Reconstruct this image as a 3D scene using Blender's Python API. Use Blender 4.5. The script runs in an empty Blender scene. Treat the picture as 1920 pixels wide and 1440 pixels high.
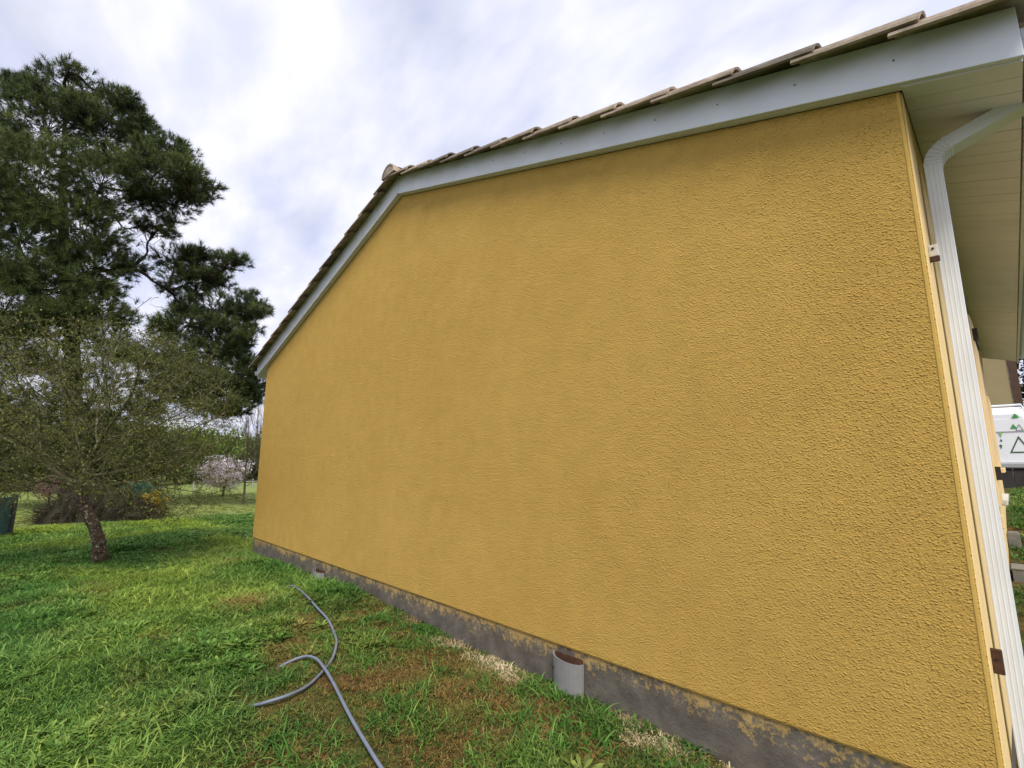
import bpy, math, random
import numpy as np
from mathutils import Vector, Matrix

random.seed(7)
rng = np.random.default_rng(11)
SC = bpy.context.scene
COL = SC.collection

# ------------------------------------------------------------------ camera
F_PX = 893.7859                       # focal length in pixels of a 1920 px wide picture
YAW, PITCH = -0.8040, 0.1675
CAM = np.array([0.1358, -2.3574, 1.3591])
FW = np.array([math.sin(YAW)*math.cos(PITCH), math.cos(YAW)*math.cos(PITCH), math.sin(PITCH)])
RT = np.array([math.cos(YAW), -math.sin(YAW), 0.0])
UP = np.cross(RT, FW)
cd = bpy.data.cameras.new('camera')
cd.sensor_width = 36.0
cd.lens = F_PX*36/1920
cd.clip_start = 0.05
cd.clip_end = 2000
cam = bpy.data.objects.new('camera', cd)
COL.objects.link(cam)
M = Matrix.Identity(4)
for i in range(3):
    M[i][0], M[i][1], M[i][2], M[i][3] = RT[i], UP[i], -FW[i], CAM[i]
cam.matrix_world = M
SC.camera = cam

# ------------------------------------------------------------------ sky and sun
SUN_DIR = Vector((0.50, -0.36, 0.79)).normalized()      # towards the sun behind thin cloud
SUN_EL = math.asin(SUN_DIR.z)
SUN_AZ = math.atan2(SUN_DIR.x, SUN_DIR.y)
w = bpy.data.worlds.new('World')
SC.world = w
w.use_nodes = True
nt = w.node_tree
nt.nodes.clear()
def wn(t, **k):
    n = nt.nodes.new(t)
    for a, b in k.items():
        setattr(n, a, b)
    return n
WL = nt.links.new
sky = wn('ShaderNodeTexSky', sky_type='NISHITA', sun_disc=False)
sky.sun_elevation = SUN_EL
sky.sun_rotation = SUN_AZ
sky.air_density = 1.0
sky.dust_density = 1.5
tc = wn('ShaderNodeTexCoord')
sep = wn('ShaderNodeSeparateXYZ'); WL(tc.outputs['Generated'], sep.inputs[0])
zz = wn('ShaderNodeMath', operation='MAXIMUM'); WL(sep.outputs['Z'], zz.inputs[0]); zz.inputs[1].default_value = 0.0
zo = wn('ShaderNodeMath', operation='ADD'); WL(zz.outputs[0], zo.inputs[0]); zo.inputs[1].default_value = 0.28
dx = wn('ShaderNodeMath', operation='DIVIDE'); WL(sep.outputs['X'], dx.inputs[0]); WL(zo.outputs[0], dx.inputs[1])
dy = wn('ShaderNodeMath', operation='DIVIDE'); WL(sep.outputs['Y'], dy.inputs[0]); WL(zo.outputs[0], dy.inputs[1])
cmb = wn('ShaderNodeCombineXYZ'); WL(dx.outputs[0], cmb.inputs[0]); WL(dy.outputs[0], cmb.inputs[1])
mp = wn('ShaderNodeMapping'); WL(cmb.outputs[0], mp.inputs[0])
mp.inputs['Rotation'].default_value = (0, 0, math.radians(24))
mp.inputs['Scale'].default_value = (2.2, 3.6, 1)
mp.inputs['Location'].default_value = (0.55, 0.8, 0)
n1 = wn('ShaderNodeTexNoise'); WL(mp.outputs[0], n1.inputs['Vector'])
n1.inputs['Scale'].default_value = 1.05; n1.inputs['Detail'].default_value = 4; n1.inputs['Roughness'].default_value = 0.52
n1.inputs['Distortion'].default_value = 0.35
r1 = wn('ShaderNodeValToRGB'); WL(n1.outputs['Fac'], r1.inputs[0])
r1.color_ramp.elements[0].position = 0.30; r1.color_ramp.elements[0].color = (0.68, 0.68, 0.68, 1)
r1.color_ramp.elements[1].position = 0.56; r1.color_ramp.elements[1].color = (1, 1, 1, 1)
n2 = wn('ShaderNodeTexNoise'); WL(mp.outputs[0], n2.inputs['Vector'])
n2.inputs['Scale'].default_value = 1.9; n2.inputs['Detail'].default_value = 4; n2.inputs['Roughness'].default_value = 0.5
r2 = wn('ShaderNodeValToRGB'); WL(n2.outputs['Fac'], r2.inputs[0])
r2.color_ramp.elements[0].position = 0.36; r2.color_ramp.elements[0].color = (0.74, 0.775, 0.985, 1)
r2.color_ramp.elements[1].position = 0.62; r2.color_ramp.elements[1].color = (0.95, 0.955, 1.05, 1)
skm = wn('ShaderNodeMixRGB', blend_type='MULTIPLY'); skm.inputs['Fac'].default_value = 1.0
WL(sky.outputs[0], skm.inputs[1]); skm.inputs[2].default_value = (0.13, 0.13, 0.14, 1)
mx = wn('ShaderNodeMixRGB', blend_type='MIX')
WL(r1.outputs[0], mx.inputs[0]); WL(skm.outputs[0], mx.inputs[1]); WL(r2.outputs[0], mx.inputs[2])
bg = wn('ShaderNodeBackground'); WL(mx.outputs[0], bg.inputs['Color']); bg.inputs['Strength'].default_value = 1.0
wo = wn('ShaderNodeOutputWorld'); WL(bg.outputs[0], wo.inputs['Surface'])

sd = bpy.data.lights.new('sun', 'SUN')
sd.energy = 3.7
sd.angle = math.radians(20)
sd.color = (1.0, 0.95, 0.87)
sun = bpy.data.objects.new('sun', sd)
COL.objects.link(sun)
sun.rotation_euler = SUN_DIR.to_track_quat('Z', 'Y').to_euler()
vs = SC.view_settings
vs.view_transform = 'Standard'; vs.look = 'None'; vs.gamma = 1.0; vs.use_curve_mapping = False
vs.exposure = 0.12
SC.cycles.max_bounces = 4
SC.cycles.diffuse_bounces = 3
SC.cycles.use_adaptive_sampling = True
SC.cycles.adaptive_threshold = 0.02
SC.cycles.glossy_bounces = 2
SC.cycles.transparent_max_bounces = 6

# ------------------------------------------------------------------ helpers
def ray(x, y):
    return FW + RT*(x-960)/F_PX - UP*(y-720)/F_PX
def at(x, y, depth):                   # point seen at (x, y) of the 1920 px picture at that depth
    return CAM + ray(x, y)*depth
def hit(x, y, ax, val):
    v = ray(x, y)
    return CAM + v*((val-CAM[ax])/v[ax])

def hash2(ix, iy, s):
    h = (ix*374761393 + iy*668265263 + s*974711) & 0x7fffffff
    h = ((h ^ (h >> 13))*1274126177) & 0x7fffffff
    return ((h ^ (h >> 16)) & 0xffff)/65535.0
def vnoise(x, y, s=0):
    x = np.asarray(x, float); y = np.asarray(y, float)
    ix = np.floor(x).astype(np.int64); iy = np.floor(y).astype(np.int64)
    fx = x-ix; fy = y-iy
    fx = fx*fx*(3-2*fx); fy = fy*fy*(3-2*fy)
    a = hash2(ix, iy, s); b = hash2(ix+1, iy, s); c = hash2(ix, iy+1, s); d = hash2(ix+1, iy+1, s)
    return (a*(1-fx)+b*fx)*(1-fy) + (c*(1-fx)+d*fx)*fy
def fbm(x, y, s=0, o=4):
    t = 0; a = 0.5; n = 0
    for i in range(o):
        t = t + a*vnoise(x*2**i, y*2**i, s+i*17); n += a; a *= 0.5
    return t/n
def sstep(a, b, x):
    t = np.clip((np.asarray(x, float)-a)/(b-a), 0, 1)
    return t*t*(3-2*t)

def ground_z(x, y):
    x = np.asarray(x, float); y = np.asarray(y, float)
    along = np.interp(x, [-70, -34, -15, -9.5, -8, -6, -4.6, -3, -2, -1, 0, 4], [-0.6, -0.26, -0.04, 0.0, 0.02, 0.10, 0.12, 0.09, 0.06, 0.01, 0.0, 0.0])
    near = np.clip(1.0-0.28*np.clip(-y-0.2, 0, 3), 0.15, 1)
    z = np.where(along > 0, along*near, along)
    z = z + 0.07*np.exp(-(((x+10.7)/1.3)**2+((y+0.7)/0.9)**2))
    loc = np.exp(-((np.hypot(x+5, y+1)/14)**2))
    z = z + (fbm(x*0.9, y*0.9, 3)-0.5)*0.11*loc + (fbm(x*0.05, y*0.05, 9)-0.5)*0.5*(1-loc)*sstep(20, 60, np.hypot(x, y))
    ramp = np.interp(y, [0.5, 6.2, 40], [0.0, 0.80, 1.0])
    z = z + ramp*sstep(-3.5, -0.5, x)
    return z

class MB:
    """collects geometry, builds ONE mesh object"""
    def __init__(self):
        self.v = []; self.f = []; self.m = []; self.n = 0
    def add(self, verts, faces, mat=0):
        b = self.n
        self.v.extend([tuple(map(float, q)) for q in verts]); self.n += len(verts)
        for f in faces:
            self.f.append(tuple(b+i for i in f)); self.m.append(mat)
    def box(self, c, s, mat=0, rot=None):
        hx, hy, hz = s[0]/2, s[1]/2, s[2]/2
        vs = [Vector((sx*hx, sy*hy, sz*hz)) for sz in (-1, 1) for sy in (-1, 1) for sx in (-1, 1)]
        if rot is not None:
            vs = [rot @ q for q in vs]
        vs = [(q.x+c[0], q.y+c[1], q.z+c[2]) for q in vs]
        self.add(vs, [(0, 2, 3, 1), (4, 5, 7, 6), (0, 1, 5, 4), (2, 6, 7, 3), (0, 4, 6, 2), (1, 3, 7, 5)], mat)
    def tube(self, pts, rad, sides=6, mat=0, cap=True):
        pts = [np.asarray(q, float) for q in pts]
        if not hasattr(rad, '__len__'):
            rad = [rad]*len(pts)
        rings = []
        ref = np.array([0.31, 0.17, 0.93])
        for i, q in enumerate(pts):
            t = pts[min(i+1, len(pts)-1)]-pts[max(i-1, 0)]
            t = t/(np.linalg.norm(t)+1e-9)
            a = np.cross(t, ref)
            if np.linalg.norm(a) < 0.15:
                a = np.cross(t, np.array([1.0, 0, 0]))
            a /= np.linalg.norm(a); b = np.cross(t, a)
            rings.append([q+rad[i]*(a*math.cos(k*2*math.pi/sides)+b*math.sin(k*2*math.pi/sides)) for k in range(sides)])
        vs = [q for rg in rings for q in rg]
        fs = []
        for i in range(len(pts)-1):
            for k in range(sides):
                k2 = (k+1) % sides
                fs.append((i*sides+k, i*sides+k2, (i+1)*sides+k2, (i+1)*sides+k))
        if cap:
            fs.append(tuple(reversed(range(sides)))); fs.append(tuple((len(pts)-1)*sides+k for k in range(sides)))
        self.add(vs, fs, mat)
    def extrude(self, poly, axis_vec, mat=0):
        a = [Vector(q) for q in poly]; e = Vector(axis_vec); n = len(a)
        vs = [tuple(q) for q in a]+[tuple(q+e) for q in a]
        fs = [tuple(range(n)), tuple(reversed(range(n, 2*n)))]
        for i in range(n):
            j = (i+1) % n
            fs.append((i, i+n, j+n, j))
        self.add(vs, fs, mat)
    def build(self, name, mats, parent=None, smooth=False, bevel=None, fixn=False):
        me = bpy.data.meshes.new(name)
        me.from_pydata(self.v, [], self.f)
        if not isinstance(mats, (list, tuple)):
            mats = [mats]
        for q in mats:
            me.materials.append(q)
        me.polygons.foreach_set('material_index', self.m)
        if smooth:
            me.polygons.foreach_set('use_smooth', [True]*len(self.f))
        me.update()
        if fixn:
            import bmesh
            bm = bmesh.new(); bm.from_mesh(me)
            bmesh.ops.recalc_face_normals(bm, faces=bm.faces)
            bm.to_mesh(me); bm.free()
        o = bpy.data.objects.new(name, me)
        COL.objects.link(o)
        if parent is not None:
            o.parent = parent
            o.matrix_parent_inverse = parent.matrix_world.inverted() if False else Matrix.Translation(-Vector(parent.location))
        if bevel:
            md = o.modifiers.new('bevel', 'BEVEL'); md.width = bevel; md.segments = 2; md.limit_method = 'ANGLE'
            md.angle_limit = math.radians(40)
        return o

def fast_mesh(name, verts, faces_flat, nper, mats, parent=None, matidx=None, smooth=False, attr=None):
    """numpy mesh: faces of nper corners each"""
    me = bpy.data.meshes.new(name)
    nf = len(faces_flat)//nper
    me.vertices.add(len(verts)); me.vertices.foreach_set('co', np.asarray(verts, np.float32).ravel())
    me.loops.add(len(faces_flat)); me.loops.foreach_set('vertex_index', np.asarray(faces_flat, np.int32))
    me.polygons.add(nf)
    me.polygons.foreach_set('loop_start', np.arange(nf, dtype=np.int32)*nper)
    for q in (mats if isinstance(mats, (list, tuple)) else [mats]):
        me.materials.append(q)
    if matidx is not None:
        me.polygons.foreach_set('material_index', np.asarray(matidx, np.int32))
    if smooth:
        me.polygons.foreach_set('use_smooth', np.ones(nf, bool))
    me.update(calc_edges=True)
    if attr is not None:
        a = me.attributes.new('tint', 'FLOAT', 'POINT'); a.data.foreach_set('value', np.asarray(attr, np.float32))
    o = bpy.data.objects.new(name, me)
    COL.objects.link(o)
    if parent is not None:
        o.parent = parent
        o.matrix_parent_inverse = Matrix.Translation(-Vector(parent.location))
    return o

def empty(name, loc, label, cat, group=None):
    o = bpy.data.objects.new(name, None)
    COL.objects.link(o); o.location = loc
    o.empty_display_size = 0.2
    return tag(o, label, cat, group)
def tag(o, label=None, cat=None, group=None, kind=None):
    if label: o['label'] = label
    if cat: o['category'] = cat
    if group: o['group'] = group
    if kind: o['kind'] = kind
    return o

# ------------------------------------------------------------------ materials
def mat(name):
    m = bpy.data.materials.new(name); m.use_nodes = True
    t = m.node_tree; t.nodes.clear()
    out = t.nodes.new('ShaderNodeOutputMaterial'); b = t.nodes.new('ShaderNodeBsdfPrincipled')
    t.links.new(b.outputs[0], out.inputs[0])
    b.inputs['Specular IOR Level'].default_value = 0.3
    return m, t, b, out
def node(t, typ, **k):
    n = t.nodes.new(typ)
    for a, b in k.items():
        setattr(n, a, b)
    return n
def noise(t, vec, scale, detail=4, rough=0.5, dist=0.0):
    n = node(t, 'ShaderNodeTexNoise')
    n.inputs['Scale'].default_value = scale; n.inputs['Detail'].default_value = detail
    n.inputs['Roughness'].default_value = rough; n.inputs['Distortion'].default_value = dist
    if vec is not None:
        t.links.new(vec, n.inputs['Vector'])
    return n
def ramp(t, fac, stops):
    n = node(t, 'ShaderNodeValToRGB'); t.links.new(fac, n.inputs[0])
    cr = n.color_ramp
    while len(cr.elements) < len(stops):
        cr.elements.new(0.5)
    for e, (p, c) in zip(cr.elements, stops):
        e.position = p; e.color = (*c, 1) if len(c) == 3 else c
    return n
def mixc(t, fac, a, b, mode='MIX'):
    n = node(t, 'ShaderNodeMixRGB', blend_type=mode)
    for s, q in zip(n.inputs, (fac, a, b)):
        if hasattr(q, 'links'):
            t.links.new(q, s)
        elif isinstance(q, (int, float)):
            s.default_value = q
        else:
            s.default_value = (*q, 1)
    return n
def bump(t, b, h, strength, dist):
    n = node(t, 'ShaderNodeBump'); n.inputs['Strength'].default_value = strength; n.inputs['Distance'].default_value = dist
    t.links.new(h, n.inputs['Height']); t.links.new(n.outputs[0], b.inputs['Normal'])
    return n
def simple(name, col, rough=0.6, var=0.12, scale=8.0, bstr=0.15, bdist=0.004, metallic=0.0, bscale=None):
    m, t, b, out = mat(name)
    g = node(t, 'ShaderNodeNewGeometry')
    n = noise(t, g.outputs['Position'], scale, 5)
    lo = tuple(max(0, c*(1-var)) for c in col); hi = tuple(min(1, c*(1+var)) for c in col)
    r = ramp(t, n.outputs['Fac'], [(0.3, lo), (0.7, hi)])
    t.links.new(r.outputs[0], b.inputs['Base Color'])
    b.inputs['Roughness'].default_value = rough; b.inputs['Metallic'].default_value = metallic
    if bstr:
        n2 = noise(t, g.outputs['Position'], bscale or scale*12, 3)
        bump(t, b, n2.outputs['Fac'], bstr, bdist)
    return m

def plaster_mat():
    m, t, b, out = mat('yellow_render')
    g = node(t, 'ShaderNodeNewGeometry')
    mp = node(t, 'ShaderNodeMapping'); t.links.new(g.outputs['Position'], mp.inputs[0])
    mp.inputs['Scale'].default_value = (0.85, 0.85, 1.06)
    # scraped / sprayed relief: short worm-like grains
    nA = noise(t, mp.outputs[0], 128, 4, 0.62, 0.3)
    nB = noise(t, mp.outputs[0], 230, 1, 0.5, 0.0)
    nC = noise(t, mp.outputs[0], 34, 2, 0.5, 0.3)
    s1 = node(t, 'ShaderNodeMath', operation='MULTIPLY_ADD'); t.links.new(nB.outputs['Fac'], s1.inputs[0]); s1.inputs[1].default_value = 0.35; t.links.new(nA.outputs['Fac'], s1.inputs[2])
    s2 = node(t, 'ShaderNodeMath', operation='MULTIPLY_ADD'); t.links.new(nC.outputs['Fac'], s2.inputs[0]); s2.inputs[1].default_value = 0.5; t.links.new(s1.outputs[0], s2.inputs[2])
    vo = node(t, 'ShaderNodeTexVoronoi', feature='F1'); t.links.new(mp.outputs[0], vo.inputs['Vector']); vo.inputs['Scale'].default_value = 88
    gr = ramp(t, vo.outputs['Distance'], [(0.10, (0.45, 0.45, 0.45)), (0.42, (0, 0, 0))])
    s3 = node(t, 'ShaderNodeMath', operation='ADD'); t.links.new(gr.outputs[0], s3.inputs[0]); t.links.new(s2.outputs[0], s3.inputs[1])
    bump(t, b, s3.outputs[0], 1.0, 0.0105)
    big = noise(t, g.outputs['Position'], 0.7, 5, 0.6, 0.4)
    fine = noise(t, g.outputs['Position'], 7.0, 5, 0.6)
    c1 = ramp(t, big.outputs['Fac'], [(0.30, (0.545, 0.338, 0.082)), (0.70, (0.60, 0.383, 0.098))])
    c2 = ramp(t, fine.outputs['Fac'], [(0.3, (0.93, 0.93, 0.92)), (0.7, (1.03, 1.03, 1.03))])
    c = mixc(t, 1.0, c1.outputs[0], c2.outputs[0], 'MULTIPLY')
    # rain-run weathering streaks
    mp2 = node(t, 'ShaderNodeMapping'); t.links.new(g.outputs['Position'], mp2.inputs[0]); mp2.inputs['Scale'].default_value = (5, 5, 0.35)
    st = noise(t, mp2.outputs[0], 1.0, 4, 0.6)
    c3 = ramp(t, st.outputs['Fac'], [(0.35, (0.985, 0.98, 0.975)), (0.6, (1, 1, 1))])
    cc = mixc(t, 1.0, c.outputs[0], c3.outputs[0], 'MULTIPLY')
    t.links.new(cc.outputs[0], b.inputs['Base Color'])
    b.inputs['Roughness'].default_value = 0.9
    b.inputs['Specular IOR Level'].default_value = 0.15
    return m
M_PLASTER = plaster_mat()
M_BEAD = simple('smooth_render', (0.57, 0.365, 0.09), 0.85, 0.06, 20, 0.3, 0.003)
M_SIDE = simple('sunlit_side_render', (0.74, 0.55, 0.26), 0.9, 0.05, 12, 0.25, 0.004)  # paler copy of the yellow render; the long side's brighter light is in the colour

def plinth_mat():
    m, t, b, out = mat('plinth_bitumen')
    g = node(t, 'ShaderNodeNewGeometry')
    sp = node(t, 'ShaderNodeSeparateXYZ'); t.links.new(g.outputs['Position'], sp.inputs[0])
    n1 = noise(t, g.outputs['Position'], 3.4, 8, 0.72, 0.4)
    n2 = noise(t, g.outputs['Position'], 38, 7, 0.75)
    # height 0.05..0.28 -> 0..1
    hm = node(t, 'ShaderNodeMapRange'); t.links.new(sp.outputs['Z'], hm.inputs['Value'])
    hm.inputs['From Min'].default_value = 0.08; hm.inputs['From Max'].default_value = 0.285
    def madd(src, k, c, add=None):
        nn = node(t, 'ShaderNodeMath', operation='MULTIPLY_ADD'); t.links.new(src, nn.inputs[0]); nn.inputs[1].default_value = k
        if add is None: nn.inputs[2].default_value = c
        else: t.links.new(add, nn.inputs[2])
        return nn
    a = madd(n1.outputs['Fac'], 1.9, -0.95-1.15)          # patches; -0.85 centres the fine grain below
    s0_ = node(t, 'ShaderNodeMath', operation='ADD'); t.links.new(a.outputs[0], s0_.inputs[0]); t.links.new(hm.outputs[0], s0_.inputs[1])
    q = madd(n2.outputs['Fac'], 2.3, 0, s0_.outputs[0])
    r = ramp(t, q.outputs[0], [(0.68, (0, 0, 0)), (1.0, (0.85, 0.85, 0.85))])
    gn = noise(t, g.outputs['Position'], 9, 5, 0.6)
    grey = ramp(t, gn.outputs['Fac'], [(0.3, (0.080, 0.068, 0.055)), (0.7, (0.155, 0.136, 0.112))])
    tan = ramp(t, gn.outputs['Fac'], [(0.3, (0.42, 0.27, 0.085)), (0.7, (0.50, 0.34, 0.12))])
    c = mixc(t, r.outputs[0], grey.outputs[0], tan.outputs[0])
    t.links.new(c.outputs[0], b.inputs['Base Color'])
    b.inputs['Roughness'].default_value = 0.88
    bump(t, b, q.outputs[0], 0.5, 0.006)
    return m
M_PLINTH = plinth_mat()
M_WHITE = simple('white_pvc', (0.70, 0.725, 0.78), 0.4, 0.06, 5, 0.04, 0.002)
M_SOFFIT = simple('soffit_pvc', (0.76, 0.735, 0.84), 0.5, 0.05, 4, 0.05, 0.002)
M_ALU = simple('painted_aluminium', (0.70, 0.73, 0.77), 0.35, 0.05, 6, 0.05, 0.001)
M_DARK = simple('dark_metal', (0.03, 0.022, 0.018), 0.6, 0.3, 30)
M_BROWN = simple('brown_recess', (0.075, 0.035, 0.018), 0.9, 0.35, 25, 0.3)
M_SHUTTER = simple('cream_paint', (0.72, 0.55, 0.30), 0.6, 0.05, 5)
M_SILL = simple('white_sill', (0.58, 0.55, 0.48), 0.6, 0.06, 9)
M_GLASSY = simple('window_glass', (0.03, 0.035, 0.04), 0.08, 0.05, 3, 0)
def tile_mat():
    m, t, b, out = mat('clay_tile')
    g = node(t, 'ShaderNodeNewGeometry'); oi = node(t, 'ShaderNodeObjectInfo')
    n = noise(t, g.outputs['Position'], 9, 6, 0.65, 0.3)
    c1 = ramp(t, n.outputs['Fac'], [(0.25, (0.15, 0.115, 0.09)), (0.5, (0.32, 0.265, 0.21)), (0.75, (0.50, 0.44, 0.37))])
    c2 = ramp(t, oi.outputs['Random'], [(0.0, (0.55, 0.56, 0.56)), (0.5, (0.95, 0.92, 0.88)), (1.0, (1.2, 1.12, 1.04))])
    c = mixc(t, 1, c1.outputs[0], c2.outputs[0], 'MULTIPLY')
    t.links.new(c.outputs[0], b.inputs['Base Color']); b.inputs['Roughness'].default_value = 0.88
    n2 = noise(t, g.outputs['Position'], 90, 3); bump(t, b, n2.outputs['Fac'], 0.4, 0.003)
    return m
M_TILE = tile_mat()

def ground_mat():
    m, t, b, out = mat('soil_and_moss')
    g = node(t, 'ShaderNodeNewGeometry')
    n1 = noise(t, g.outputs['Position'], 1.3, 6, 0.6, 0.3)
    n2 = noise(t, g.outputs['Position'], 16, 6, 0.7)
    n3 = noise(t, g.outputs['Position'], 0.12, 4, 0.55)
    thatch = ramp(t, n2.outputs['Fac'], [(0.25, (0.028, 0.016, 0.008)), (0.5, (0.085, 0.050, 0.02)), (0.75, (0.19, 0.125, 0.05))])
    moss = ramp(t, n2.outputs['Fac'], [(0.25, (0.018, 0.026, 0.007)), (0.55, (0.05, 0.065, 0.014)), (0.8, (0.12, 0.12, 0.03))])
    f1 = ramp(t, n1.outputs['Fac'], [(0.42, (0, 0, 0)), (0.58, (1, 1, 1))])
    near = mixc(t, f1.outputs[0], moss.outputs[0], thatch.outputs[0])
    field = ramp(t, n3.outputs['Fac'], [(0.3, (0.15, 0.205, 0.055)), (0.7, (0.22, 0.26, 0.08))])
    fld2 = ramp(t, n2.outputs['Fac'], [(0.3, (0.75, 0.78, 0.7)), (0.7, (1.1, 1.08, 1.0))])
    fld = mixc(t, 1, field.outputs[0], fld2.outputs[0], 'MULTIPLY')
    sp = node(t, 'ShaderNodeSeparateXYZ'); t.links.new(g.outputs['Position'], sp.inputs[0])
    mr = node(t, 'ShaderNodeMapRange'); t.links.new(sp.outputs['X'], mr.inputs['Value'])
    mr.inputs['From Min'].default_value = -15.6; mr.inputs['From Max'].default_value = -14.4; mr.inputs['To Min'].default_value = 1; mr.inputs['To Max'].default_value = 0
    c = mixc(t, mr.outputs[0], near.outputs[0], fld.outputs[0])
    t.links.new(c.outputs[0], b.inputs['Base Color']); b.inputs['Roughness'].default_value = 0.95
    b.inputs['Specular IOR Level'].default_value = 0.1
    bump(t, b, n2.outputs['Fac'], 0.8, 0.03)
    return m
M_GROUND = ground_mat()

def leafy(name, stops, transl=0.35, rough=0.6, tint='tint', inst=False, wscale=0.5):
    """foliage: colour runs over a per-leaf tint, a little light comes through"""
    m, t, b, out = mat(name)
    at_ = node(t, 'ShaderNodeAttribute', attribute_name=tint)
    g = node(t, 'ShaderNodeNewGeometry')
    n = noise(t, g.outputs['Position'], wscale, 4, 0.6)
    ad = node(t, 'ShaderNodeMath', operation='MULTIPLY_ADD'); t.links.new(n.outputs['Fac'], ad.inputs[0]); ad.inputs[1].default_value = 0.7
    sb = node(t, 'ShaderNodeMath', operation='ADD'); t.links.new(at_.outputs['Fac'], sb.inputs[0]); sb.inputs[1].default_value = -0.35
    t.links.new(sb.outputs[0], ad.inputs[2])
    r = ramp(t, ad.outputs[0], stops)
    col = r.outputs[0]
    if inst:
        d = node(t, 'ShaderNodeAttribute', attribute_name='dry', attribute_type='INSTANCER')
        dr = ramp(t, at_.outputs['Fac'], [(0.1, (0.085, 0.040, 0.015)), (0.5, (0.19, 0.110, 0.032)), (0.95, (0.36, 0.27, 0.09))])
        sw = ramp(t, at_.outputs['Fac'], [(0.1, (0.36, 0.27, 0.13)), (0.8, (0.78, 0.68, 0.44))])
        f0 = node(t, 'ShaderNodeMath', operation='MINIMUM'); t.links.new(d.outputs['Fac'], f0.inputs[0]); f0.inputs[1].default_value = 1.0
        f1 = node(t, 'ShaderNodeMath', operation='SUBTRACT', use_clamp=True); t.links.new(d.outputs['Fac'], f1.inputs[0]); f1.inputs[1].default_value = 1.0
        drs = mixc(t, f1.outputs[0], dr.outputs[0], sw.outputs[0])
        col = mixc(t, f0.outputs[0], col, drs.outputs[0]).outputs[0]
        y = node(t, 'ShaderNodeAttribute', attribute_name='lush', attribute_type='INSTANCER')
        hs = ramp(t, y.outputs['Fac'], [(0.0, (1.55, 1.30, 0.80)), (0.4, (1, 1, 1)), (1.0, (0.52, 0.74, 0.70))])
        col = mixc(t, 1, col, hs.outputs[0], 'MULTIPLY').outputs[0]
    t.links.new(col, b.inputs['Base Color']); b.inputs['Roughness'].default_value = rough
    b.inputs['Specular IOR Level'].default_value = 0.25
    if transl:
        tr = node(t, 'ShaderNodeBsdfTranslucent'); t.links.new(col, tr.inputs[0])
        ms = node(t, 'ShaderNodeMixShader'); ms.inputs[0].default_value = transl
        t.links.new(b.outputs[0], ms.inputs[1]); t.links.new(tr.outputs[0], ms.inputs[2]); t.links.new(ms.outputs[0], out.inputs[0])
    return m
M_GRASS = leafy('grass_blade', [(0.08, (0.020, 0.058, 0.008)), (0.5, (0.098, 0.200, 0.026)), (0.92, (0.27, 0.37, 0.08))], 0.2, 0.65, inst=True, wscale=1.2)
M_NEEDLE = leafy('pine_needle', [(0.1, (0.032, 0.050, 0.018)), (0.5, (0.075, 0.105, 0.032)), (0.9, (0.16, 0.195, 0.055))], 0.15, 0.55, wscale=0.6)
M_PLUMLEAF = leafy('young_leaf', [(0.1, (0.085, 0.100, 0.020)), (0.5, (0.150, 0.172, 0.034)), (0.9, (0.24, 0.27, 0.06))], 0.3)
M_GREENLEAF = leafy('spring_leaf', [(0.1, (0.07, 0.12, 0.02)), (0.5, (0.16, 0.25, 0.045)), (0.9, (0.27, 0.37, 0.09))], 0.3, wscale=0.3)
M_DARKLEAF = leafy('evergreen_leaf', [(0.1, (0.02, 0.032, 0.010)), (0.5, (0.04, 0.058, 0.018)), (0.9, (0.08, 0.10, 0.03))], 0.2, wscale=0.3)
M_BLOSSOM = leafy('pale_pink_petal', [(0.1, (0.82, 0.68, 0.71)), (0.5, (0.93, 0.83, 0.85)), (0.9, (0.96, 0.93, 0.93))], 0.3, wscale=2)
M_PINKLEAF = leafy('pink_petal', [(0.1, (0.40, 0.17, 0.17)), (0.5, (0.55, 0.30, 0.30)), (0.9, (0.70, 0.48, 0.46))], 0.3, wscale=2)
M_YELLOW = leafy('yellow_petal', [(0.1, (0.42, 0.27, 0.02)), (0.5, (0.60, 0.42, 0.03)), (0.9, (0.72, 0.55, 0.08))], 0.3, wscale=2)
def bark_mat(name, dark, light, lichen=None, scale=14, thr=0.56):
    m, t, b, out = mat(name)
    g = node(t, 'ShaderNodeNewGeometry')
    mp = node(t, 'ShaderNodeMapping'); t.links.new(g.outputs['Position'], mp.inputs[0]); mp.inputs['Scale'].default_value = (1, 1, 0.35)
    n = noise(t, mp.outputs[0], scale*2, 6, 0.7, 0.4)
    c = ramp(t, n.outputs['Fac'], [(0.3, dark), (0.7, light)]).outputs[0]
    if lichen:
        l = noise(t, g.outputs['Position'], scale, 5, 0.6, 0.6)
        lf = ramp(t, l.outputs['Fac'], [(thr, (0, 0, 0)), (thr+0.05, (1, 1, 1))])
        c = mixc(t, lf.outputs[0], c, lichen).outputs[0]
    t.links.new(c, b.inputs['Base Color']); b.inputs['Roughness'].default_value = 0.92
    bump(t, b, n.outputs['Fac'], 0.9, 0.02)
    return m
M_PLUMBARK = bark_mat('plum_bark', (0.035, 0.022, 0.014), (0.10, 0.068, 0.045), (0.30, 0.30, 0.235), 26, 0.57)
M_TWIG = bark_mat('plum_twig', (0.075, 0.072, 0.024), (0.145, 0.140, 0.050), (0.25, 0.26, 0.12), 11, 0.57)
M_PINEBARK = bark_mat('pine_bark', (0.025, 0.018, 0.014), (0.075, 0.05, 0.036))
M_BARETWIG = bark_mat('bare_twig', (0.10, 0.07, 0.045), (0.21, 0.16, 0.105))
M_BRUSH = bark_mat('cut_brushwood', (0.016, 0.013, 0.008), (0.05, 0.040, 0.024))
M_FIELDRAIL = simple('weathered_rail', (0.30, 0.29, 0.26), 0.8, 0.1, 3)
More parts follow.
